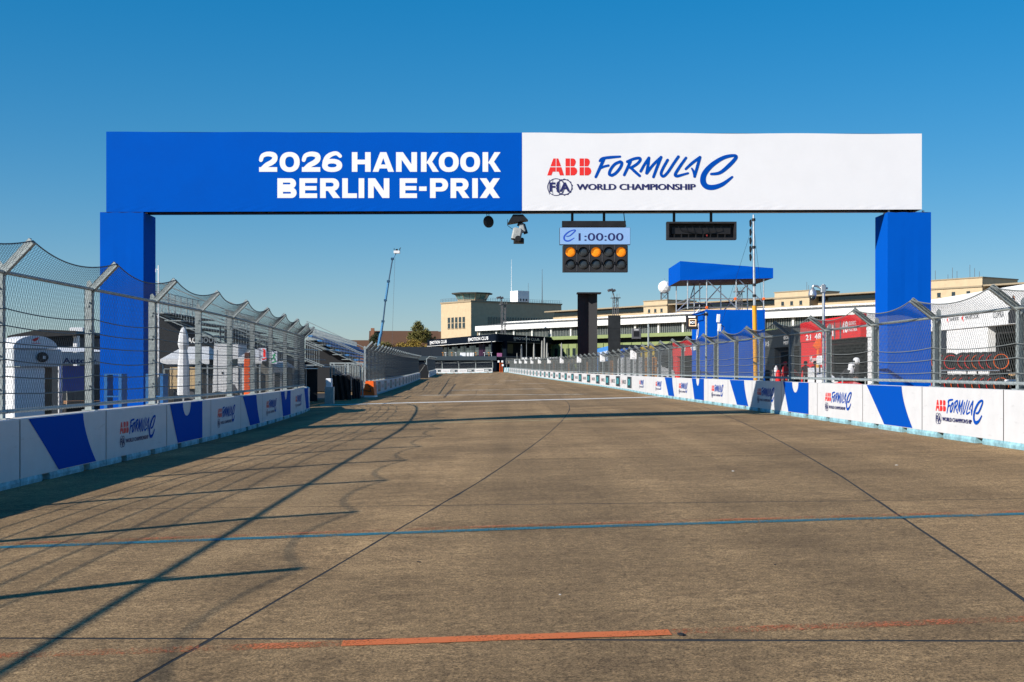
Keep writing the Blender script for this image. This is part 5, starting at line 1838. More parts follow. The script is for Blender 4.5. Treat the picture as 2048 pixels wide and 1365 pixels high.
# floodlight masts (steel lattice)
def light_mast(px, pyt, y, lab, base_py=745):
    x = (px - 1024) / FPX * y
    z = 1.4
    h = CAM_H + (HOR - pyt) / FPX * y - z
    t = thing('floodlight_mast', lab, 'floodlight', (x, y, z), R(20), 'floodlight masts by the hangar')
    w = .62
    mb = MB()
    for sx in (-1, 1):
        for sy_ in (-1, 1):
            mb.tube((sx * w, sy_ * w, 0), (sx * w * .8, sy_ * w * .8, h - 2.2), .10, 5)
    n = int(h / 1.5)
    for i in range(n):
        za, zb = i * (h - 2.2) / n, (i + 1) * (h - 2.2) / n
        for s in (-1, 1):
            k = 1 - .2 * i / n
            mb.tube((-w * k, s * w * k, za), (w * k, s * w * k, zb), .05, 4).tube((s * w * k, w * k, za), (s * w * k, -w * k, zb), .05, 4)
    mb.build('lattice', M_GREYPRINT, t)
    MB().box(-1.0, 1.0, -1.0, 1.0, h - 2.2, h - 2.0).build('platform', M_GREYPRINT, t)
    mb = MB()
    for i in range(8):
        mb.tube((math.cos(i * .785) * 1.0, math.sin(i * .785) * 1.0, h - 2), (math.cos(i * .785) * 1.0, math.sin(i * .785) * 1.0, h - 1), .035, 4)
    mb.build('railing', M_MULL, t)
    MB().tube((-.3, 0, h - 2), (-.9, 0, h - .3), .14, 6).build('neck', M_GREYPRINT, t)
    for i, (dx, dz) in enumerate(((-1.6, 0), (-.9, .15), (-.2, 0))):
        MB(Matrix.Translation((dx - .2, 0, h - .2 + dz)) @ Matrix.Rotation(R(-25), 4, 'Y')).bbox(-.32, .32, -.35, .35, -.3, .3, .06).build('lamp', M_GREYPRINT, t)


light_mast(1007, 595, 380, 'lattice floodlight mast in front of the beige block')
light_mast(1231, 580, 330, 'lattice floodlight mast between black totems and radar ball')
light_mast(1478, 566, 300, 'lattice floodlight mast seen under the blue canopy')

# ------------------------------------------------------------------ club pavilion at the end of the straight
CC, CLp, CRp = Vector((-4.4, 350)), Vector((-27.8, 424)), Vector((14.4, 394))
M_CLUB = mat('club_navy', (.005, .009, .017), .85, var=.15, spec=.04)
gzc = 1.2
ul, ur = (CC - CLp), (CRp - CC)
LLEN, RLEN = ul.length, ur.length
t = thing('club_pavilion', 'dark navy two storey club pavilion with lettered fascia at end of straight', 'pavilion', (CC.x, CC.y, gzc))


def face_M(a, b):
    d = (b - a).normalized()
    return Matrix.Translation((a.x - CC.x, a.y - CC.y, 0)) @ Matrix.Rotation(math.atan2(d.y, d.x), 4, 'Z')


ML, MR = face_M(CLp, CC), face_M(CC, CRp)
zf0, zf1 = 8.15, 10.15
MB(ML).box(0, LLEN, 0, .5, zf0, zf1).build('fascia', M_CLUB, t)
MB(MR).box(.02, RLEN, 0, .5, zf0, zf1).build('fascia', M_CLUB, t)
mb = MB(ML)
mb.text('EMOTION CLUB', 3.5, 25, zf0 + .55, zf0 + 1.5, -.03, 0, .02)
mb.text('EMOTION CLUB', 50, 70.5, zf0 + .55, zf0 + 1.5, -.03, 0, .02)
mb.box(3.5, 5.2, -.04, -.02, zf0 + .28, zf0 + .36)
mb.box(50, 51.7, -.04, -.02, zf0 + .28, zf0 + .36)
mb.build('lettering', M_PRINTWHITE, t)
mb = MB(MR)
mb.text('EMOTION CLUB', 12.5, 31.5, zf0 + .7, zf0 + 1.4, -.03, 0, 0.0)
mb.box(12.5, 14, -.04, -.02, zf0 + .35, zf0 + .42)
mb.build('lettering', M_FASCIA, t)
roof = [(0, 0), tuple(CRp - CC), tuple(CRp - CC + Vector((-18, 50))), tuple(CLp - CC)]
MB().prism([(a * .99, b) for a, b in roof], zf0 + .3, zf0 + .5, 'z').build('ceiling', M_SLATE, t)
mb = MB(ML)
mb.box(0, LLEN, -.12, .0, zf0 - .14, zf0 - .01)
mb.build('light_strip', M_FASCIA, t)
MB(MR).box(.1, RLEN, -.08, -.01, zf0 - .1, zf0 - .01).build('light_strip', M_GREYPRINT, t)
MB(ML).box(2, LLEN - 1, 3.2, 3.5, 3.9, zf0).build('back_wall', M_CLUB, t)
MB(MR).box(2, RLEN, 2.0, 2.3, 0, zf0).build('back_wall', M_CLUB, t)
for i in range(20):
    x = 6 + i * 3.4
    if i in (13, 14):
        MB(ML).box(x, x + 3.3, 3.1, 3.19, 4.4, 7.8).build('purple_panel', mat('dark_purple', (.035, .008, .03), .6), t)
    else:
        MB(ML).box(x, x + 3.2, 3.12, 3.19, 4.6, 7.5 if i % 3 else 6.9).build('pane', mat('club_glass', (.045, .06, .058), .15, var=.3, scale=.4, spec=.7), t)
for i in range(3):
    MB(MR).box(4 + i * 4.2, 7.9 + i * 4.2, 1.9, 1.99, 5.0, 7.6).build('pane', mat('shaded_glass', (.012, .016, .018), .5, var=.3, spec=.2), t)
for i in range(8):
    MB(ML).tube((4 + i * 10, .6, 3.8), (4 + i * 10, .6, zf0), .14, 6).build('column', M_CLUB, t)
MB(ML).box(-4, LLEN, -6, 3.4, 3.4, 3.8).build('terrace_deck', M_SLATE, t)
MB(ML).box(0, LLEN, -.4, -.2, 0, 3.4).build('lower_wall', M_CLUB, t)
wx0, wx1 = -27.5, -3.9
MB(Matrix.Translation((-CC.x, 325 - CC.y, 0))).box(wx0, wx1, 0, .3, 0, 3.0).build('front_wall', M_CLUB, t)
MB(Matrix.Translation((-CC.x, 325 - CC.y, 0))).prism([(-.5, 2.75), (-.35, 3.72), (.3, 3.8), (.3, 3.0), (-.3, 2.7)], wx0, wx1, 'x').build('awning', mat('slate_blue_awning', (.028, .045, .058), .7, var=.1), t)
MB(Matrix.Translation((-CC.x, 325 - CC.y, 0))).box(wx0, wx1 + 9, .31, 40, 3.5, 3.7).build('front_deck', M_SLATE, t)
MB(Matrix.Translation((-CC.x, 325 - CC.y, 0))).box(wx1, wx1 + 12, .5, .8, 0, 3.4).build('side_wall', M_CLUB, t)
MB(MR).box(0, RLEN, -1.6, -1.4, 0, 3.6).build('lower_wall', M_CLUB, t)
mb = MB(ML)
for i in range(52):
    mb.tube((i * 1.5, -5.9, 3.8), (i * 1.5, -5.9, 4.85), .03, 4)
mb.tube((0, -5.9, 4.85), (LLEN, -5.9, 4.85), .04, 5)
mb.build('railing', M_GREYPRINT, t)


for i, (px0, px1) in enumerate(((920, 931.5), (933.5, 938), (939.5, 945), (945.6, 948))):
    y = 329
    x = (px0 - 1024) / FPX * y
    b = thing('bar_table', 'white draped bar table on the club terrace, %s from left' % nth(i + 1), 'table', (x, y, gzc + 3.7), 0, 'white bar tables on the terrace')
    w = (px1 - px0) / FPX * y
    MB().bbox(0, w, 0, .9, .05, 1.0, .04).build('drape', M_PRINTWHITE, b)
    MB().bbox(-.02, w + .02, -.03, .93, 1.0, 1.06, .02).build('top', M_WPLAST, b)
for i, px in enumerate((886, 891.5, 904, 912, 952, 969, 978, 983)):
    y = 328
    b = thing('bar_stool', 'small round terrace stool, %s from left on the club terrace' % nth(i + 1), 'stool', ((px - 1024) / FPX * y, y, gzc + 3.7), 0, 'stools on the club terrace')
    MB().lathe([(.4, 0), (.4, .04), (.05, .08), (.05, .95), (.3, .97), (.32, 1.08), (.1, 1.1)], (0, 0, 0), 10).build('stool', M_WPLAST if i % 2 else M_AMBERPOST, b)
b = thing('lounge_screen', 'pink and purple lounge screen at the club corner', 'screen', ((994 - 1024) / FPX * 327, 327, gzc + 3.4), 0)
MB().bbox(0, 1.3, 0, .2, .2, 1.2, .05).build('panel', mat('pink_panel', (.30, .10, .22), .6), b)
for x in (.1, 1.0):
    MB().box(x, x + .1, .05, .15, 0, .2).build('foot', M_BLACK, b)

# hospitality platform with railings and closed parasols right of the club
t = thing('hospitality_platform', 'grey scaffold viewing platform with railings right of the club', 'platform', (-1.6, 318, gz(0, 318)))
MB().box(0, 21, 0, 8, 1.9, 2.2).build('deck', M_GREYPRINT, t)
for i in range(9):
    for y in (.3, 7.7):
        MB().tube((.3 + i * 2.55, y, 0), (.3 + i * 2.55, y, 4.6 if i % 3 == 1 else 3.4), .06, 5).build('post', M_MULL, t)
mb = MB()
for z in (2.6, 2.9, 3.25):
    mb.tube((0, .2, z), (21, .2, z), .035, 4).tube((0, 7.8, z + .4), (21, 7.8, z + .4), .035, 4)
for i in range(60):
    mb.tube((i * .35, .2, 2.2), (i * .35, .2, 3.25), .02, 3)
mb.build('railing', M_MULL, t)
mb = MB()
for i in range(7):
    mb.box(.6 + i * 3, 2.6 + i * 3, 3.0, 4.2, 2.2, 2.9 + .12 * (i % 3))
mb.build('bench', M_STONED, t)
for i, (px, h) in enumerate(((1043, 4.6), (1068, 4.9), (1084, 5.6), (1089, 6.4), (1094, 5.0), (1123, 5.0), (1053, 7.4))):
    y = 321
    x = (px - 1024) / FPX * y
    b = thing('closed_parasol', 'closed grey parasol on the viewing platform, %s from left' % nth(sorted((1043, 1068, 1084, 1089, 1094, 1123, 1053)).index(px) + 1), 'parasol', (x, y, gz(0, 318) + 2.2), 0, 'closed parasols on the platform')
    MB().tube((0, 0, 0), (0, 0, h), .05, 6).build('pole', M_ALU, b)
    if h < 7:
        MB().lathe([(.05, .9), (.22, 1.0), (.26, 1.6), (.18, h - .5), (.05, h)], (0, 0, 0), 8).build('folded_canopy', mat('grey_canvas', (.30, .30, .28), .85, var=.2), b, True)
for i, px in enumerate((1046, 1052, 1062, 1072, 1078, 1100, 1106, 1112)):
    y = 320
    x = (px - 1024) / FPX * y
    b = thing('terrace_chair', 'small %s chair on the viewing platform, %s from left' % ('cream' if i % 2 else 'white', nth(i + 1)), 'chair', (x, y, gz(0, 318) + 2.2), 0, 'chairs on the platform')
    MB().bbox(-.3, .3, -.3, .3, .42, .5, .03).build('seat', M_PRINTWHITE if i % 2 else M_AMBERPOST, b)
    MB().bbox(-.3, .3, .25, .32, .5, 1.3, .03).build('backrest', M_PRINTWHITE, b)
    for sx in (-.25, .25):
        for sy_ in (-.25, .25):
            MB().tube((sx, sy_, 0), (sx, sy_, .42), .025, 4).build('leg', M_ALU, b)

# dark hoarding left of the club
t = thing('hoarding', 'dark navy mesh hoarding left of the club behind the fences', 'hoarding', (-38, 330, gz(-20, 330)), R(4))
for i in range(7):
    MB().box(i * 2.9 + .03, i * 2.9 + 2.87, 0, .08, .2, 6.6).build('panel', mat('navy_mesh', (.016, .024, .035), .7, var=.25), t)
    MB().tube((i * 2.9, .15, 0), (i * 2.9, .15, 6.7), .06, 6).build('post', M_MULL, t)
t = thing('race_sign', 'small orange direction sign with white squares by the end wall', 'sign', ((1002 - 1024) / FPX * 298, 298, gz(-2, 298)))
for dx in (-.25, .25):
    MB().box(dx - .07, dx + .07, -.05, .05, 0, 2.3).build('post', M_ORANGE, t)
for (x, z) in ((-.55, 2.3), (.3, 2.3), (.42, 1.45)):
    MB().bbox(x - .22, x + .22, -.09, -.055, z, z + .45, .02).build('plate', M_PRINTWHITE, t)
t = thing('tarpaulin_pile', 'black tarpaulin covered pile in the gap of the left walls', 'tarpaulin', (-14.9, 213, gz(-13, 213)))
MB().prism([(-1.2, 0), (-1.1, .8), (-.4, 2.1), (.3, 2.5), (.9, 2.2), (1.1, 1.0), (1.0, 0)], -1, 1.4, 'y').build('cover', M_TARP, t)
MB().tube((-.9, -1.02, .1), (.6, -1.02, 2.2), .03, 5).build('rope', M_MULL, t)
t = thing('end_cushion', 'white pointed end cushion at the start of last left wall', 'barrier', (-14.5, 219.6, gz(-14, 219)))
MB().prism([(-.9, 0), (-.3, 1.1), (.35, 1.1), (.35, 0)], 0, 1.9, 'y').build('cushion', M_PRINTWHITE, t)
MB().box(-.95, .37, -.02, 1.95, 0, .1).build('foot', M_GREYPRINT, t)

# ------------------------------------------------------------------ houses and trees behind
M_TILE = mat('red_brown_tiles', (.10, .052, .03), .85, var=.2, scale=3)
M_BRICK = mat('brick_wall', (.26, .12, .07), .85, var=.2, scale=4)
for (x, y, w, d, h, rh, lab, rz) in ((-42, 500, 26, 12, 8, 7.4, 'red roofed house behind the autumn tree, tall chimney', 4), (-26.5, 520, 18, 12, 9, 6.8, 'brown roofed house between autumn tree and beige block', -6), (-66, 510, 22, 12, 6.5, 5.5, 'low red roofed house behind the crane', 2)):
    t = thing('house', lab, 'house', (x, y, 1.4), R(rz))
    MB().box(-w / 2, w / 2, 0, d, 0, h).build('wall', M_BRICK, t)
    rf = MB().prism([(-.5, h), (d / 2, h + rh), (d + .5, h)], -w / 2 - .5, w / 2 + .5, 'x').build('roof', M_TILE, t)
    if 'chimney' in lab:
        MB().bbox(-w / 2 + .2, -w / 2 + 1.6, 3, 4.6, h + .5, h + rh + 1.0, .05).build('chimney', M_BRICK, rf)
    for i in range(6):
        MB().box(-w / 2 + 1.5 + i * (w - 4) / 5, -w / 2 + 2.6 + i * (w - 4) / 5, -.06, -.01, h - 3, h - 1.2).build('window', M_GLASS, t)


def leaf_mat(name, c):
    m = mat(name, c, .8, var=.45, scale=.9)
    b = m.node_tree.nodes['Principled BSDF']
    b.inputs['Subsurface Weight'].default_value = 0.0
    return m


def tree(name, label, x, y, h, blobs, m, n=2600, leaf=.32, trunk=.3, group=None):
    """blobs: (dx, dz, radius) clumps of the crown"""
    t = thing(name, label, 'tree' if 'tree' in name else 'bush', (x, y, 1.4), random.uniform(-.3, .3), group)
    mb = MB()
    mb.path([(0, 0, 0), (.1, 0, h * .25), (-.05, .1, h * .5), (.05, 0, h * .8)], trunk, 7, radii=[trunk, trunk * .8, trunk * .55, trunk * .2])
    for dx, dz, r in blobs:
        a = random.uniform(0, 6.28)
        mb.path([(0, 0, h * .3), (dx * .5, math.sin(a) * r * .3, dz * .7), (dx, math.sin(a) * r * .5, dz)], .1, 5, radii=[trunk * .5, trunk * .3, trunk * .1])
    mb.build('trunk', mat('bark', (.06, .045, .035), .9, var=.3, scale=4), t)
    cr = MB()
    tot = sum(r ** 2 for _, _, r in blobs)
    for dx, dz, r in blobs:
        clumps = [Vector((random.gauss(0, 1), random.gauss(0, 1), random.gauss(0, 1))).normalized() * r * random.uniform(.35, 1.0) for _ in range(16)]
        for i in range(int(n * r * r / tot)):
            c = random.choice(clumps)
            p = Vector((dx, 0, dz)) + c + Vector((random.gauss(0, 1), random.gauss(0, 1), random.gauss(0, .8))) * r * .22
            a = Vector((random.uniform(-1, 1), random.uniform(-1, 1), random.uniform(-1, 1))).normalized() * leaf
            b = a.orthogonal().normalized() * leaf * .6
            b.rotate(Matrix.Rotation(random.uniform(0, 6), 3, a))
            cr.add([p - a, p + b, p + a, p - b], [(0, 1, 2, 3)])
    stuff(cr.build('crown', m, t))
    return t


LV1, LV2, LV3, LV4 = leaf_mat('leaf_olive', (.15, .14, .04)), leaf_mat('leaf_ochre', (.24, .17, .03)), leaf_mat('leaf_dark', (.03, .045, .018)), leaf_mat('leaf_rust', (.13, .07, .025))
tree('tree', 'tall olive green autumn tree left of the beige block', (835 - 1024) / FPX * 470, 470, 17, [(0, 14.6, 2.4), (-2.3, 13.0, 1.9), (2.4, 13.2, 2.0), (.4, 11.3, 2.4), (.3, 16.2, 1.6)], LV1, 6500, .26)
tree('bush', 'ochre yellow bush below the tall autumn tree', (818 - 1024) / FPX * 450, 450, 9, [(0, 7.6, 2.6), (-2.5, 7, 2.2), (2.6, 7.6, 2.4), (4.6, 7.2, 2.2), (1, 9.4, 2)], LV2, 3600, .27)
tree('bush', 'rust coloured bush in front of the red house', (795 - 1024) / FPX * 452, 452, 9, [(0, 7.5, 2.2), (-2.2, 7.0, 2.0), (2, 8.4, 1.6)], LV4, 2400, .25)
tree('tree', 'small dark tree top left of the brick chimney', (765 - 1024) / FPX * 460, 460, 10, [(0, 8.6, 1.8), (-2.2, 8, 1.6), (2.4, 8.2, 1.9)], LV1, 2000, .24)
tree('tree', 'dark conifer top just left of the beige block', (860 - 1024) / FPX * 500, 500, 15, [(0, 13.4, 1.1), (.3, 11.8, 1.7), (-1.6, 12.0, 1.3)], LV3, 2000, .25)
tree('tree', 'dark small tree top near the crane foot', (750 - 1024) / FPX * 470, 470, 13, [(0, 12, 1.3), (-.6, 10.6, 1.6)], LV3, 1400, .24)

# ------------------------------------------------------------------ blue telescopic crane lift
cy_ = 300.0
pt = lambda px, py: Vector(((px - 1024) / FPX * cy_, 0, CAM_H + (HOR - py) / FPX * cy_))
bs = pt(752, 720)
t = thing('boom_lift', 'tall blue telescopic boom lift with basket, raised behind grandstands', 'boom lift', (bs.x, cy_, 1.0))
o_ = Vector((bs.x, 0, 1.0))
M_CRANE = mat('crane_blue', (.04, .19, .38), .5, var=.1)
M_CRANED = mat('crane_dark_blue', (.02, .07, .14), .5, var=.1)
for (a, b, r_, m_) in (((752, 722), (761, 668), .52, M_CRANE), ((761, 674), (766, 642), .46, M_CRANE), ((766, 645), (771, 600), .28, M_CRANED), ((771, 602), (777, 562), .42, M_CRANE), ((777, 565), (785, 518), .24, M_CRANED), ((785, 519), (792, 507), .2, M_CRANE)):
    MB().tube(pt(*a) - o_, pt(*b) - o_, r_ * .66, 6).build('boom_section', m_, t)
for (px, py) in ((766, 643), (771, 601), (777, 563), (785, 518)):
    c = pt(px, py) - o_
    MB().bbox(c.x - .36, c.x + .33, -.35, .35, c.z - .25, c.z + .25, .06).build('joint_collar', M_CRANED, t)
c = pt(794, 503) - o_
bk = MB().bbox(c.x - .7, c.x + .7, -.6, .6, c.z - .5, c.z + .1, .05).build('basket', M_WPLAST, t)
mb = MB()
for x in (-.65, .65):
    for y in (-.55, .55):
        mb.tube((c.x + x, y, c.z), (c.x + x, y, c.z + .7), .04, 5)
mb.box(c.x - .3, c.x + .2, -.3, .3, c.z + .1, c.z + .5).tube((c.x + .5, 0, c.z + .1), (c.x + .9, 0, c.z + .9), .06, 5)
mb.build('basket_rail', M_BLACK, bk)
MB().tube(pt(790, 515) - o_, pt(784, 690) - o_, .035, 4).build('hanging_cable', M_GREYPRINT, t)
MB().bbox(-2.2, 2.2, -1.2, 1.2, .5, 1.8, .1).build('chassis', M_CRANE, t)
for x in (-1.5, 1.5):
    for y in (-1.2, .9):
        MB().lathe([(.2, 0), (.5, .03), (.5, .28), (.2, .3)], (x, y, .5), 14, 0, 'y').build('wheel', M_RUBBER, t)

# ------------------------------------------------------------------ grandstands on the left
M_CLAD = mat('dark_mesh_cladding', (.017, .018, .021), .75, var=.2, scale=2, stretch=(14, 1, .6))
M_STEP = mat('stand_deck', (.16, .17, .18), .6, var=.15)


def grandstand(label, x0, y0, rows, depth, rise, length, base_h, seat=None, text=None, rz=0.0, near_rows=None):
    """x0: front (track side) edge; rows climb to the left; near end at y0 faces the camera"""
    z = gz(x0, y0)
    t = thing('grandstand', label, 'grandstand', (x0, y0, z), R(rz))
    for i in range(rows):
        xa, xb = -i * depth, -(i + 1) * depth
        za = base_h + i * rise
        d = MB().box(xb, xa, 0, length, za, za + .06).build('deck_row', M_STEP, t)
        if seat:
            MB().bbox(xb + .1, xb + .5, .3, length - .3, za + .3, za + .44, .03).build('seat_row', seat, t)
    W = rows * depth
    top = base_h + rows * rise
    MB().prism([(-.1, .05), (-.1, base_h - .1), (-W, top - rise - .05), (-W, .05)], -.12, -.06, 'y').build('end_cladding', M_CLAD, t)
    # stair with handrails on the near end
    mb = MB()
    slope = rise / depth
    for off, yy_ in ((1.05, -.2), (1.6, -.2), (.95, -1.25), (.1, -.22), (.05, -1.28)):
        mb.tube((.3, yy_, base_h - .15 + off), (-W, yy_, top - rise + off), .028, 6)
    stuff(mb.build('handrail', M_GALV, t))
    mb = MB()
    n = int(W / .13)
    for k in range(n):
        x = -k * .13
        zz_ = base_h + (-x) * slope
        mb.tube((x, -.2, zz_), (x, -.2, zz_ + 1.0), .012, 4)
    stuff(mb.build('baluster', M_GALV, t))
    for i in range(rows):
        xa = -i * depth
        za = base_h + i * rise
        MB().box(xa - depth, xa, -1.3, -.24, za - .03, za + .02).build('stair_tread', M_GALV, t)
    # back rail and back cladding
    mb = MB()
    for yy_ in range(int(length / 1.2) + 1):
        mb.tube((-W, yy_ * 1.2, top - rise), (-W, yy_ * 1.2, top + .75), .03, 5)
    for zz_ in (.2, .45, .75):
        mb.tube((-W, 0, top + zz_), (-W, length, top + zz_), .02, 5)
    k = int(length / .18)
    for i in range(k):
        mb.tube((-W, i * .18, top - rise), (-W, i * .18, top + .72), .010, 3)
    stuff(mb.build('back_railing', M_GALV, t))
    MB().box(-W - .1, -W - .04, 0, length, 0, top - rise).build('back_cladding', M_CLAD, t)
    for i in range(0, rows, 2):
        for yy_ in (.3, length - .3):
            MB().tube((-i * depth - .4, yy_, 0), (-i * depth - .4, yy_, base_h + i * rise), .045, 6).build('scaffold_leg', M_GALV, t)
    mb = MB()
    for i in range(0, rows - 2, 2):
        mb.tube((-i * depth - .4, .3, .2), (-(i + 2) * depth - .4, .3, base_h + i * rise), .025, 5)
    mb.build('diagonal_brace', M_GALV, t)
    MB().tube((.2, 0, base_h - .1), (.2, length, base_h - .1), .03, 6).tube((.2, 0, base_h + .9), (.2, length, base_h + .9), .03, 6).build('front_rail', M_GALV, t)
    if text:
        MB().text(text[0], text[1], text[2], text[3], text[4], -.14, 0, .03).build('lettering', M_PRINTWHITE, t)
    return t


grandstand('dark clad grandstand with lettered end wall behind the left fence', -10.9, 62.0, 8, .78, .36, 9.0, 2.0, None, ('FACEBOOK', -4.78, -3.2, 3.12, 3.4), 0)
grandstand('second dark grandstand just behind the lettered one', -10.9, 73.0, 7, .75, .34, 10.0, 2.1, None, None, 2)
grandstand('long far grandstand with blue seat rows beyond the far left wall', -11.9, 108, 7, .75, .40, 62, 1.9, mat('blue_seats', (.02, .20, .50), .6, var=.1), None, 3.0)

# ------------------------------------------------------------------ left paddock things behind the fence
def frame_at(px, y):
    return (px - 1024) / FPX * y


zl = lambda x, y: (x, y, gz(x, y))
# trailer with arched front
ty_ = 41.0
x = frame_at(25, ty_)
t = thing('exhibition_trailer', 'white exhibition trailer with arched top and round porthole', 'trailer', zl(x, ty_), R(41))
t.scale = (1.16, 1, 1)
q = lambda py: CAM_H + (HOR - py) / FPX * ty_ - gz(x, ty_)
px_ = lambda p_: (p_ - 25) / FPX * ty_
wv = px_(103)
arch = [(wv / 2 - wv / 2 * math.cos(R(a)), q(697) + (q(671) - q(697)) * math.sin(R(a))) for a in range(0, 181, 12)]
MB().prism(arch, -.05, 1.5, 'y').build('arched_top', M_WPLAST, t)
MB().bbox(0, px_(112), 0, 1.5, q(733), q(698), .04).build('upper_body', mat('pale_grey_panel', (.52, .55, .58), .5, var=.06), t)
MB().bbox(.05, px_(84), .1, 1.4, .1, q(734), .04).build('lower_body', M_WPLAST, t)
MB().box(px_(85), px_(100), .3, 1.2, .1, q(735)).build('side_opening', mat('brown_shade', (.12, .08, .05), .8, var=.4, scale=3), t)
MB().lathe([(9.5 / FPX * ty_, -.03), (10.5 / FPX * ty_, -.045), (9.5 / FPX * ty_, -.05)], (px_(76), 0, q(714.5)), 24, 0, 'y').build('porthole', M_BLACK, t)
MB().box(px_(77), px_(81), -.06, -.052, q(718), q(712)).build('porthole_print', M_WPLAST, t)
mb = MB()
mb.flat([(px_(57), q(680)), (px_(63), q(676)), (px_(70), q(674)), (px_(67), q(680)), (px_(62), q(683))], -.062)
mb.flat([(px_(57), q(686)), (px_(72), q(686)), (px_(72), q(687)), (px_(57), q(687))], -.062)
mb.build('emblem', M_RED, t)
# dark flat roof pavilion behind it
ty_ = 52.0
x = frame_at(15, ty_)
t = thing('paddock_pavilion', 'dark flat roofed paddock pavilion with white corner column', 'pavilion', zl(x, ty_))
q = lambda py: CAM_H + (HOR - py) / FPX * ty_ - gz(x, ty_)
px_ = lambda p_: (p_ - 15) / FPX * ty_
MB().prism([(0, q(672)), (px_(80), q(659)), (px_(150), q(662)), (px_(155), q(668)), (px_(150), q(671)), (0, q(677))], 0, 6, 'y').build('roof', M_BLACK, t)
MB().box(.3, px_(141), .6, 5.5, .1, q(674)).build('dark_wall', M_SLATE, t)
MB().bbox(px_(141), px_(150), .3, .6, 0, q(671), .02).build('column', M_WPLAST, t)
MB().bbox(px_(113), px_(142), 1.5, 3, q(661), q(653), .03).build('roof_unit', M_WPLAST, t)
# lettered tent
ty_ = 44.0
x = frame_at(118, ty_)
t = thing('sponsor_tent', 'grey white tent with blue lettering and blue banner behind left fence', 'tent', zl(x, ty_), R(39))
t.scale = (1.27, 1, 1)
q = lambda py: CAM_H + (HOR - py) / FPX * ty_ - gz(x, ty_)
px_ = lambda p_: (p_ - 113) / FPX * ty_ * .9
MB().add([(0, 0, q(704)), (px_(210), 0, q(703)), (px_(205), 3.5, q(690)), (px_(125), 3.5, q(692))], [(0, 1, 2, 3)]).build('roof', M_TENT, t)
MB().box(0, px_(210), .02, .06, q(729), q(705)).build('valance', mat('tent_grey', (.5, .53, .55), .7, var=.05), t)
MB().text('Autoliv', px_(120), px_(180), q(727), q(716), .01, 0, .03).build('lettering', M_NAVY, t)
MB().box(px_(121), px_(168), .3, .34, q(783), q(732)).build('banner', mat('violet_blue_banner', (.06, .10, .42), .6, var=.05), t)
MB().box(px_(168.5), px_(210), 2.2, 2.3, 0, q(735)).build('back_wall', mat('grey_back_wall', (.16, .16, .15), .8, var=.3, scale=2, stretch=(9, 1, 1)), t)
for p_ in (115, 119, 209):
    MB().tube((px_(p_), .1, 0), (px_(p_), .1, q(705)), .025, 6).build('pole', M_WPLAST, t)
mb = MB()
for z_ in (803, 806.5):
    mb.box(px_(121), px_(205), -.3, 0, q(z_) - .012, q(z_) + .012)
mb.build('wooden_counter', mat('orange_wood', (.55, .28, .12), .6, var=.15), t)
MB().bbox(px_(122), px_(158), -.1, .7, 0, q(812), .03).build('black_case', M_BLACKPL, t)
# blue ballast frames beside the left column
for i, (p0, p1, yv, lab) in enumerate(((208, 243, 33.2, 'blue steel ballast frame left of the left gantry column foot'), (291, 326, 33.4, 'blue steel ballast frame right of the left gantry column foot'))):
    x = frame_at(p0, yv)
    t = thing('ballast_frame', lab, 'frame', zl(x, yv))
    q = lambda py: CAM_H + (HOR - py) / FPX * yv - gz(x, yv)
    w = (p1 - p0) / FPX * yv
    m_ = mat('steel_blue_paint', (.02, .13, .36), .6, var=.12)
    MB().box(0, .08, 0, .5, 0, q(748)).build('upright', m_, t)
    MB().box(w - .08, w, 0, .5, 0, q(748)).build('upright', m_, t)
    MB().box(.08, w - .08, 0, .5, q(750), q(748)).box(.08, w - .08, 0, .5, q(795), q(792)).build('crossbar', m_, t)
# closed parasol
yv = 46.0
x = frame_at(367, yv)
t = thing('closed_parasol', 'tall closed white parasol behind left fence before lettered stand', 'parasol', zl(x, yv))
q = lambda py: CAM_H + (HOR - py) / FPX * yv - gz(x, yv)
MB().tube((0, 0, 0), (0, 0, q(660)), .03, 8).build('pole', M_ALU, t)
MB().lathe([(.10, q(795)), (.22, q(790)), (.20, q(730)), (.14, q(700)), (.20, q(690)), (.17, q(672)), (.10, q(660)), (.02, q(655))], (0, 0, 0), 9).build('folded_canopy', M_TENT, t, False)
MB().lathe([(.4, 0), (.4, .1), (.06, .14)], (0, 0, 0), 14).build('base', M_GREYPRINT, t)
# white gazebos
def gazebo(label, p0, p1, ytop, yeave, yleg, yv, d=3.0):
    x = frame_at(p0, yv)
    t = thing('gazebo', label, 'tent', zl(x, yv))
    w = (p1 - p0) / FPX * yv
    q = lambda py: CAM_H + (HOR - py) / FPX * yv - gz(x, yv)
    a, b = q(ytop), q(yeave)
    MB().add([(-.1, -.1, b), (w + .1, -.1, b), (w + .1, d, b), (-.1, d, b), (w * .2, d / 2, a), (w * .8, d / 2, a)], [(0, 1, 5, 4), (1, 2, 5), (2, 3, 4, 5), (3, 0, 4)]).build('roof', M_TENT, t)
    MB().box(-.1, w + .1, -.11, -.09, b - .22, b).build('valance', M_TENT, t)
    MB().box(0.02, w - .02, d - .05, d, 0, b).build('back_wall', mat('grey_back_wall', (.16, .16, .15), .8), t)
    for xx in (0, w):
        for yy_ in (0, d - .1):
            MB().box(xx - .03, xx + .03, yy_ - .03, yy_ + .03, 0, b).build('leg', M_ALU, t)


gazebo('white gazebo behind the closed parasol, below the letters', 326, 415, 692, 719, 800, 58, 4)
gazebo('white gazebo right of the white truck, left of orange post', 482, 520, 697, 716, 790, 50, 3)
gazebo('small white gazebo right of the orange post', 542, 562, 722, 735, 780, 52, 3)
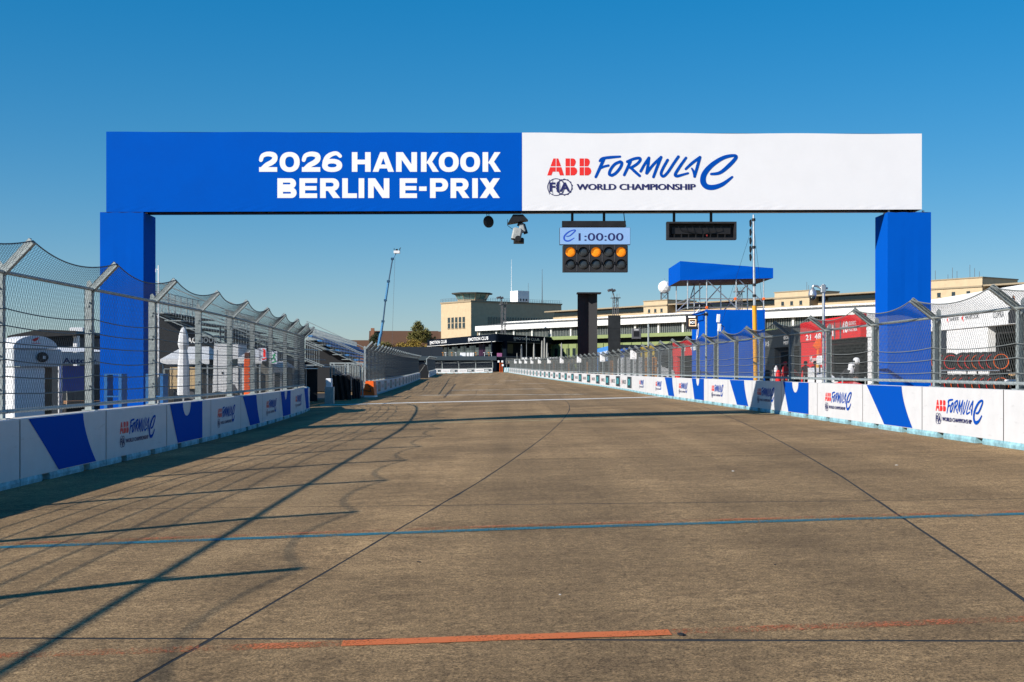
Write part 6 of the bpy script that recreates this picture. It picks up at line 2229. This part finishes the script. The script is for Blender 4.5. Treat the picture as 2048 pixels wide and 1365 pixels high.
# timber crates
yv = 47.5
x = frame_at(340, yv)
t = thing('timber_crate', 'pale timber crate behind the closed parasol', 'crate', zl(x, yv))
q = lambda py: CAM_H + (HOR - py) / FPX * yv - gz(x, yv)
m_ = mat('pale_plywood', (.55, .40, .22), .75, var=.12, scale=3)
w = (392 - 340) / FPX * yv
MB().bbox(0, w, 0, 1.0, q(778), q(735), .01).build('box', m_, t)
for k in range(4):
    MB().box(k * w / 3 - (.06 if k == 3 else 0), k * w / 3 + .06 - (.06 if k == 3 else 0), -.025, -.001, q(778), q(735)).build('batten', m_, t)
MB().box(w * .25, w * .4, -.03, -.026, q(756), q(750)).build('label_plate', M_GREYPRINT, t)
MB().box(0.1, w - .1, .1, .9, 0, q(778)).build('stand', M_GREYPRINT, t)
# white truck
yv = 52.5
x = frame_at(424, yv)
t = thing('truck', 'white box truck parked between the gazebos behind left fence', 'truck', zl(x, yv), R(3))
q = lambda py: CAM_H + (HOR - py) / FPX * yv - gz(x, yv)
px_ = lambda p_: (p_ - 424) / FPX * yv
b = MB().prism([(0, .45), (px_(428), q(690)), (px_(431), q(689)), (px_(476), q(689)), (px_(476), .45)], 0, 2.3, 'y').build('cab', M_TENT, t)
MB().prism([(px_(457), q(736)), (px_(459), q(719)), (px_(474.5), q(718)), (px_(474.5), q(731))], -.02, -.005, 'y').build('side_window', M_GLASS, b)
MB().bbox(px_(477), px_(506), .05, 2.25, .5, q(735), .03).build('load_box', M_WPLAST, t)
MB().box(px_(434), px_(434.6), -.012, -.004, .6, q(700)).build('door_seam', M_GREYPRINT, b)
MB().box(px_(443), px_(446), -.03, -.004, q(748), q(744)).build('handle', M_BLACKPL, b)
for p_ in (436, 464, 494):
    w_ = MB().lathe([(.25, 0), (.5, .03), (.5, .27), (.25, .3)], (px_(p_), -.03, .5), 18, 0, 'y').build('wheel', M_RUBBER, t)
    MB().lathe([(.06, -.01), (.24, 0), (.24, .05)], (px_(p_), -.03, .5), 12, 0, 'y').build('rim', M_ALU, w_)
mb = MB()
mb.prism([(px_(449) + .0, .46), (px_(452), 1.05), (px_(458), 1.28), (px_(468), 1.28), (px_(474), 1.05), (px_(476), .46)], -.01, -.003, 'y')
mb.build('wheel_arch', M_GREYPRINT, b)
# temporary site fence between truck and wall
for i in range(3):
    yv = 44 + i * .4
    x = -12.4 + i * 1.15
    t = thing('site_fence', 'grey temporary site fence section, %s from left behind left fence' % nth(i + 1), 'fence', zl(x, 46.0), R(8), 'temporary fence sections in left paddock')
    MB().tube((0, 0, .1), (0, 0, 1.9), .022, 6).tube((1.1, 0, .1), (1.1, 0, 1.9), .022, 6).tube((0, 0, 1.9), (1.1, 0, 1.9), .022, 6).tube((0, 0, .2), (1.1, 0, .2), .022, 6).build('frame', M_GALV, t)
    mb = MB()
    for k in range(12):
        mb.tube((.09 * k + .05, 0, .2), (.09 * k + .05, 0, 1.9), .003, 3)
    stuff(mb.build('bars', M_WIRE, t))
    MB().bbox(-.1, .1, -.3, .3, 0, .12, .02).build('foot', M_GREYPRINT, t)


# signs and orange post on the left fence
def wall_pt(J_, yv, off):
    p, an = on_wall(J_, yv)
    return p + Vector((-math.sin(an), math.cos(an))) * off, an


p, an = wall_pt(JL1, 41.6, .16)
t = thing('safety_sign', 'grey sign with red fire extinguisher symbol on the left fence', 'sign', (p.x, p.y, gz(*p)))
s_ = 41.6 / FPX
MB().bbox(-8 * s_, 8 * s_, -.02, 0, 2.05, 2.05 + 26 * s_, .01).build('plate', mat('sign_grey_blue', (.42, .44, .52), .5), t)
mb = MB()
z0_ = 2.05
mb.flat([(1.5 * s_, z0_ + 8 * s_), (6 * s_, z0_ + 8 * s_), (6 * s_, z0_ + 20 * s_), (4.6 * s_, z0_ + 23 * s_), (2.4 * s_, z0_ + 23 * s_), (1.5 * s_, z0_ + 20 * s_)], -.025, 0)
mb.stroke([(3 * s_, z0_ + 24 * s_), (0, z0_ + 23.5 * s_)], 1.2 * s_, -.026, 0)
mb.stroke([(0 * s_, z0_ + 3 * s_), (7 * s_, z0_ + 5.5 * s_)], 2.2 * s_, -.026, 0)
mb.stroke([(-5 * s_, z0_ + 10 * s_), (-1 * s_, z0_ + 10 * s_)], 1.4 * s_, -.026, 1)
mb.build('symbol', [M_RED, M_NAVY], t)
p, an = wall_pt(JL1, 44.3, .16)
t = thing('safety_sign', 'grey sign with green running figure next to the extinguisher sign', 'sign', (p.x, p.y, gz(*p)))
MB().bbox(-8 * s_, 8 * s_, -.02, 0, 1.98, 1.98 + 26 * s_, .01).build('plate', MATS['sign_grey_blue'], t)
mb = MB()
z0_ = 1.98
G_ = mat('sign_green', (.01, .22, .09), .5)
mb.stroke([(2 * s_, z0_ + 20 * s_), (0, z0_ + 15 * s_), (-2 * s_, z0_ + 11 * s_), (-5 * s_, z0_ + 9 * s_)], 2.4 * s_, -.025, 0)
mb.stroke([(0, z0_ + 14 * s_), (3 * s_, z0_ + 10 * s_), (2 * s_, z0_ + 7 * s_)], 2.0 * s_, -.026, 0)
mb.stroke([(-3 * s_, z0_ + 18 * s_), (1 * s_, z0_ + 18.5 * s_), (5 * s_, z0_ + 16 * s_)], 1.8 * s_, -.027, 0)
mb.flat([(3 * s_ + 1.6 * s_ * math.cos(a * .8), z0_ + 22.5 * s_ + 1.6 * s_ * math.sin(a * .8)) for a in range(8)], -.025, 0)
mb.stroke([(-3 * s_, z0_ + 2.5 * s_), (5 * s_, z0_ + 5 * s_)], 2.4 * s_, -.026, 0)
mb.build('symbol', G_, t)
p, an = wall_pt(JL1, 42.3, .75)
t = thing('padded_post', 'orange red padded gate post behind the left fence', 'post', (p.x, p.y, gz(*p)))
MB().bbox(-.10, .12, -.1, .1, 0, 2.15, .03).build('pad', mat('red_orange_paint', (.72, .10, .012), .5, var=.12), t)
MB().bbox(-.09, .11, -.09, .09, 2.16, 2.35, .03).build('cap', mat('dark_brown', (.10, .03, .01), .7), t)
mb = MB()
for k in range(8):
    mb.tube((.08, -.1, .5 + k * .2), (.08, -.115, .5 + k * .2), .025, 6)
mb.build('bolt', M_GALV, t)
# thin antenna pole behind the left column
yv = 60.0
x = frame_at(317, yv)
t = thing('flag_pole', 'thin white antenna pole right of the left gantry column', 'pole', zl(x, yv))
q = lambda py: CAM_H + (HOR - py) / FPX * yv - gz(x, yv)
MB().tube((0, 0, 0), (0, 0, q(531)), .045, 8, 0, .03).build('pole', M_WPLAST, t)
MB().path([(0, 0, q(540)), (-.12, 0, q(538)), (-.12, 0, q(545))], .02, 5).build('bracket', M_WPLAST, t)

# ------------------------------------------------------------------ racks in the gap between the left walls
yv = 78.0
for i, (p0, p1, lab) in enumerate(((661, 690, 'galvanised rack of stacked crowd barriers in left gap'), (691, 720, 'second galvanised barrier rack right of the first, nearer orange block'))):
    x = frame_at(p0, yv + i * 3)
    t = thing('barrier_rack', lab, 'rack', zl(x, yv + i * 3), R(2))
    w = (p1 - p0) / FPX * (yv + i * 3)
    q = lambda py: CAM_H + (HOR - py) / FPX * (yv + i * 3) - gz(x, yv)
    for xx in (0, w):
        for yy_ in (0, 2.0):
            MB().box(xx - .04, xx + .04, yy_ - .04, yy_ + .04, .15, q(727)).build('upright', M_GALV, t)
    MB().box(-.05, w + .05, -.05, .03, q(728), q(725.5)).box(-.05, w + .05, 1.97, 2.05, q(728), q(725.5)).build('top_beam', M_GALV, t)
    for k in range(9):
        xx = .05 + k * (w - .1) / 8
        b = MB()
        b.path([(xx, -.08, q(780)), (xx, -.08, q(733)), (xx + .04, -.08, q(730.5)), (xx + .09, -.08, q(733)), (xx + .09, -.08, q(736))], .018, 5)
        for z_ in (745, 760, 775):
            b.tube((xx, -.08, q(z_)), (xx, 2, q(z_)), .012, 4)
        b.tube((xx, 2, q(780)), (xx, 2, q(730)), .018, 5)
        b.build('stacked_barrier', M_GALV, t)
    MB().box(-.1, w + .1, -.2, 2.2, .08, .16).build('base_frame', M_GREYPRINT, t)
    for xx in (.1, w - .1):
        MB().lathe([(.03, -.03), (.08, -.025), (.08, .025), (.03, .03)], (xx, -.1, .08), 10, 0, 'y').build('castor', M_RUBBER, t)
for i, (p0, p1, y0_, y1_, yv, lab) in enumerate(((666, 702, 786, 750, 76.5, 'black tarpaulin hung over the first barrier rack'), (704, 721, 787, 757, 80.0, 'black board leaning between barrier rack and orange block'))):
    x = frame_at(p0, yv)
    t = thing('black_cover', lab, 'tarpaulin', zl(x, yv))
    w = (p1 - p0) / FPX * yv
    h = CAM_H + (HOR - y1_) / FPX * yv - gz(x, yv)
    mb = MB()
    n = 12
    vs = []
    for k in range(n + 1):
        for l in range(5):
            vs.append((w * k / n, .06 * math.sin(k * 1.7 + l) - .05 * l * (1 - i), .05 + (h - .05) * l / 4 - (.08 * math.sin(k * .9) ** 2 if l == 4 else 0)))
    mb.add(vs, [(k * 5 + l, (k + 1) * 5 + l, (k + 1) * 5 + l + 1, k * 5 + l + 1) for k in range(n) for l in range(4)])
    mb.build('sheet', M_TARP, t, True)
    mb = MB()
    mb.tube((0, .08, h), (w, .08, h), .03, 6)
    for xx in (.05, w - .05):
        mb.tube((xx, .08, 0), (xx, .08, h), .03, 6)
    mb.build('support', M_GREYPRINT, t)
t = thing('cable_heap', 'small heap of pale cable on the ground beside orange block', 'cable', zl(frame_at(712, 81), 81))
mb = MB()
for k in range(5):
    mb.path([(-.6 + .5 * math.cos(a * .6 + k) + .1 * k, .3 * math.sin(a * .6 + k), .05 + .03 * k + .05 * abs(math.sin(a))) for a in range(12)], .025, 5)
mb.build('cable', mat('pale_cable', (.30, .27, .22), .8), t)
t = thing('white_crate', 'white plastic crate at the far end of near left wall', 'crate', zl(frame_at(657, 68), 68))
MB().bbox(-.15, .15, 0, .5, .9, 1.35, .03).build('crate', M_WPLAST, t)
MB().box(-.2, .25, 0, .5, .0, .9).build('stand', M_GALV, t)
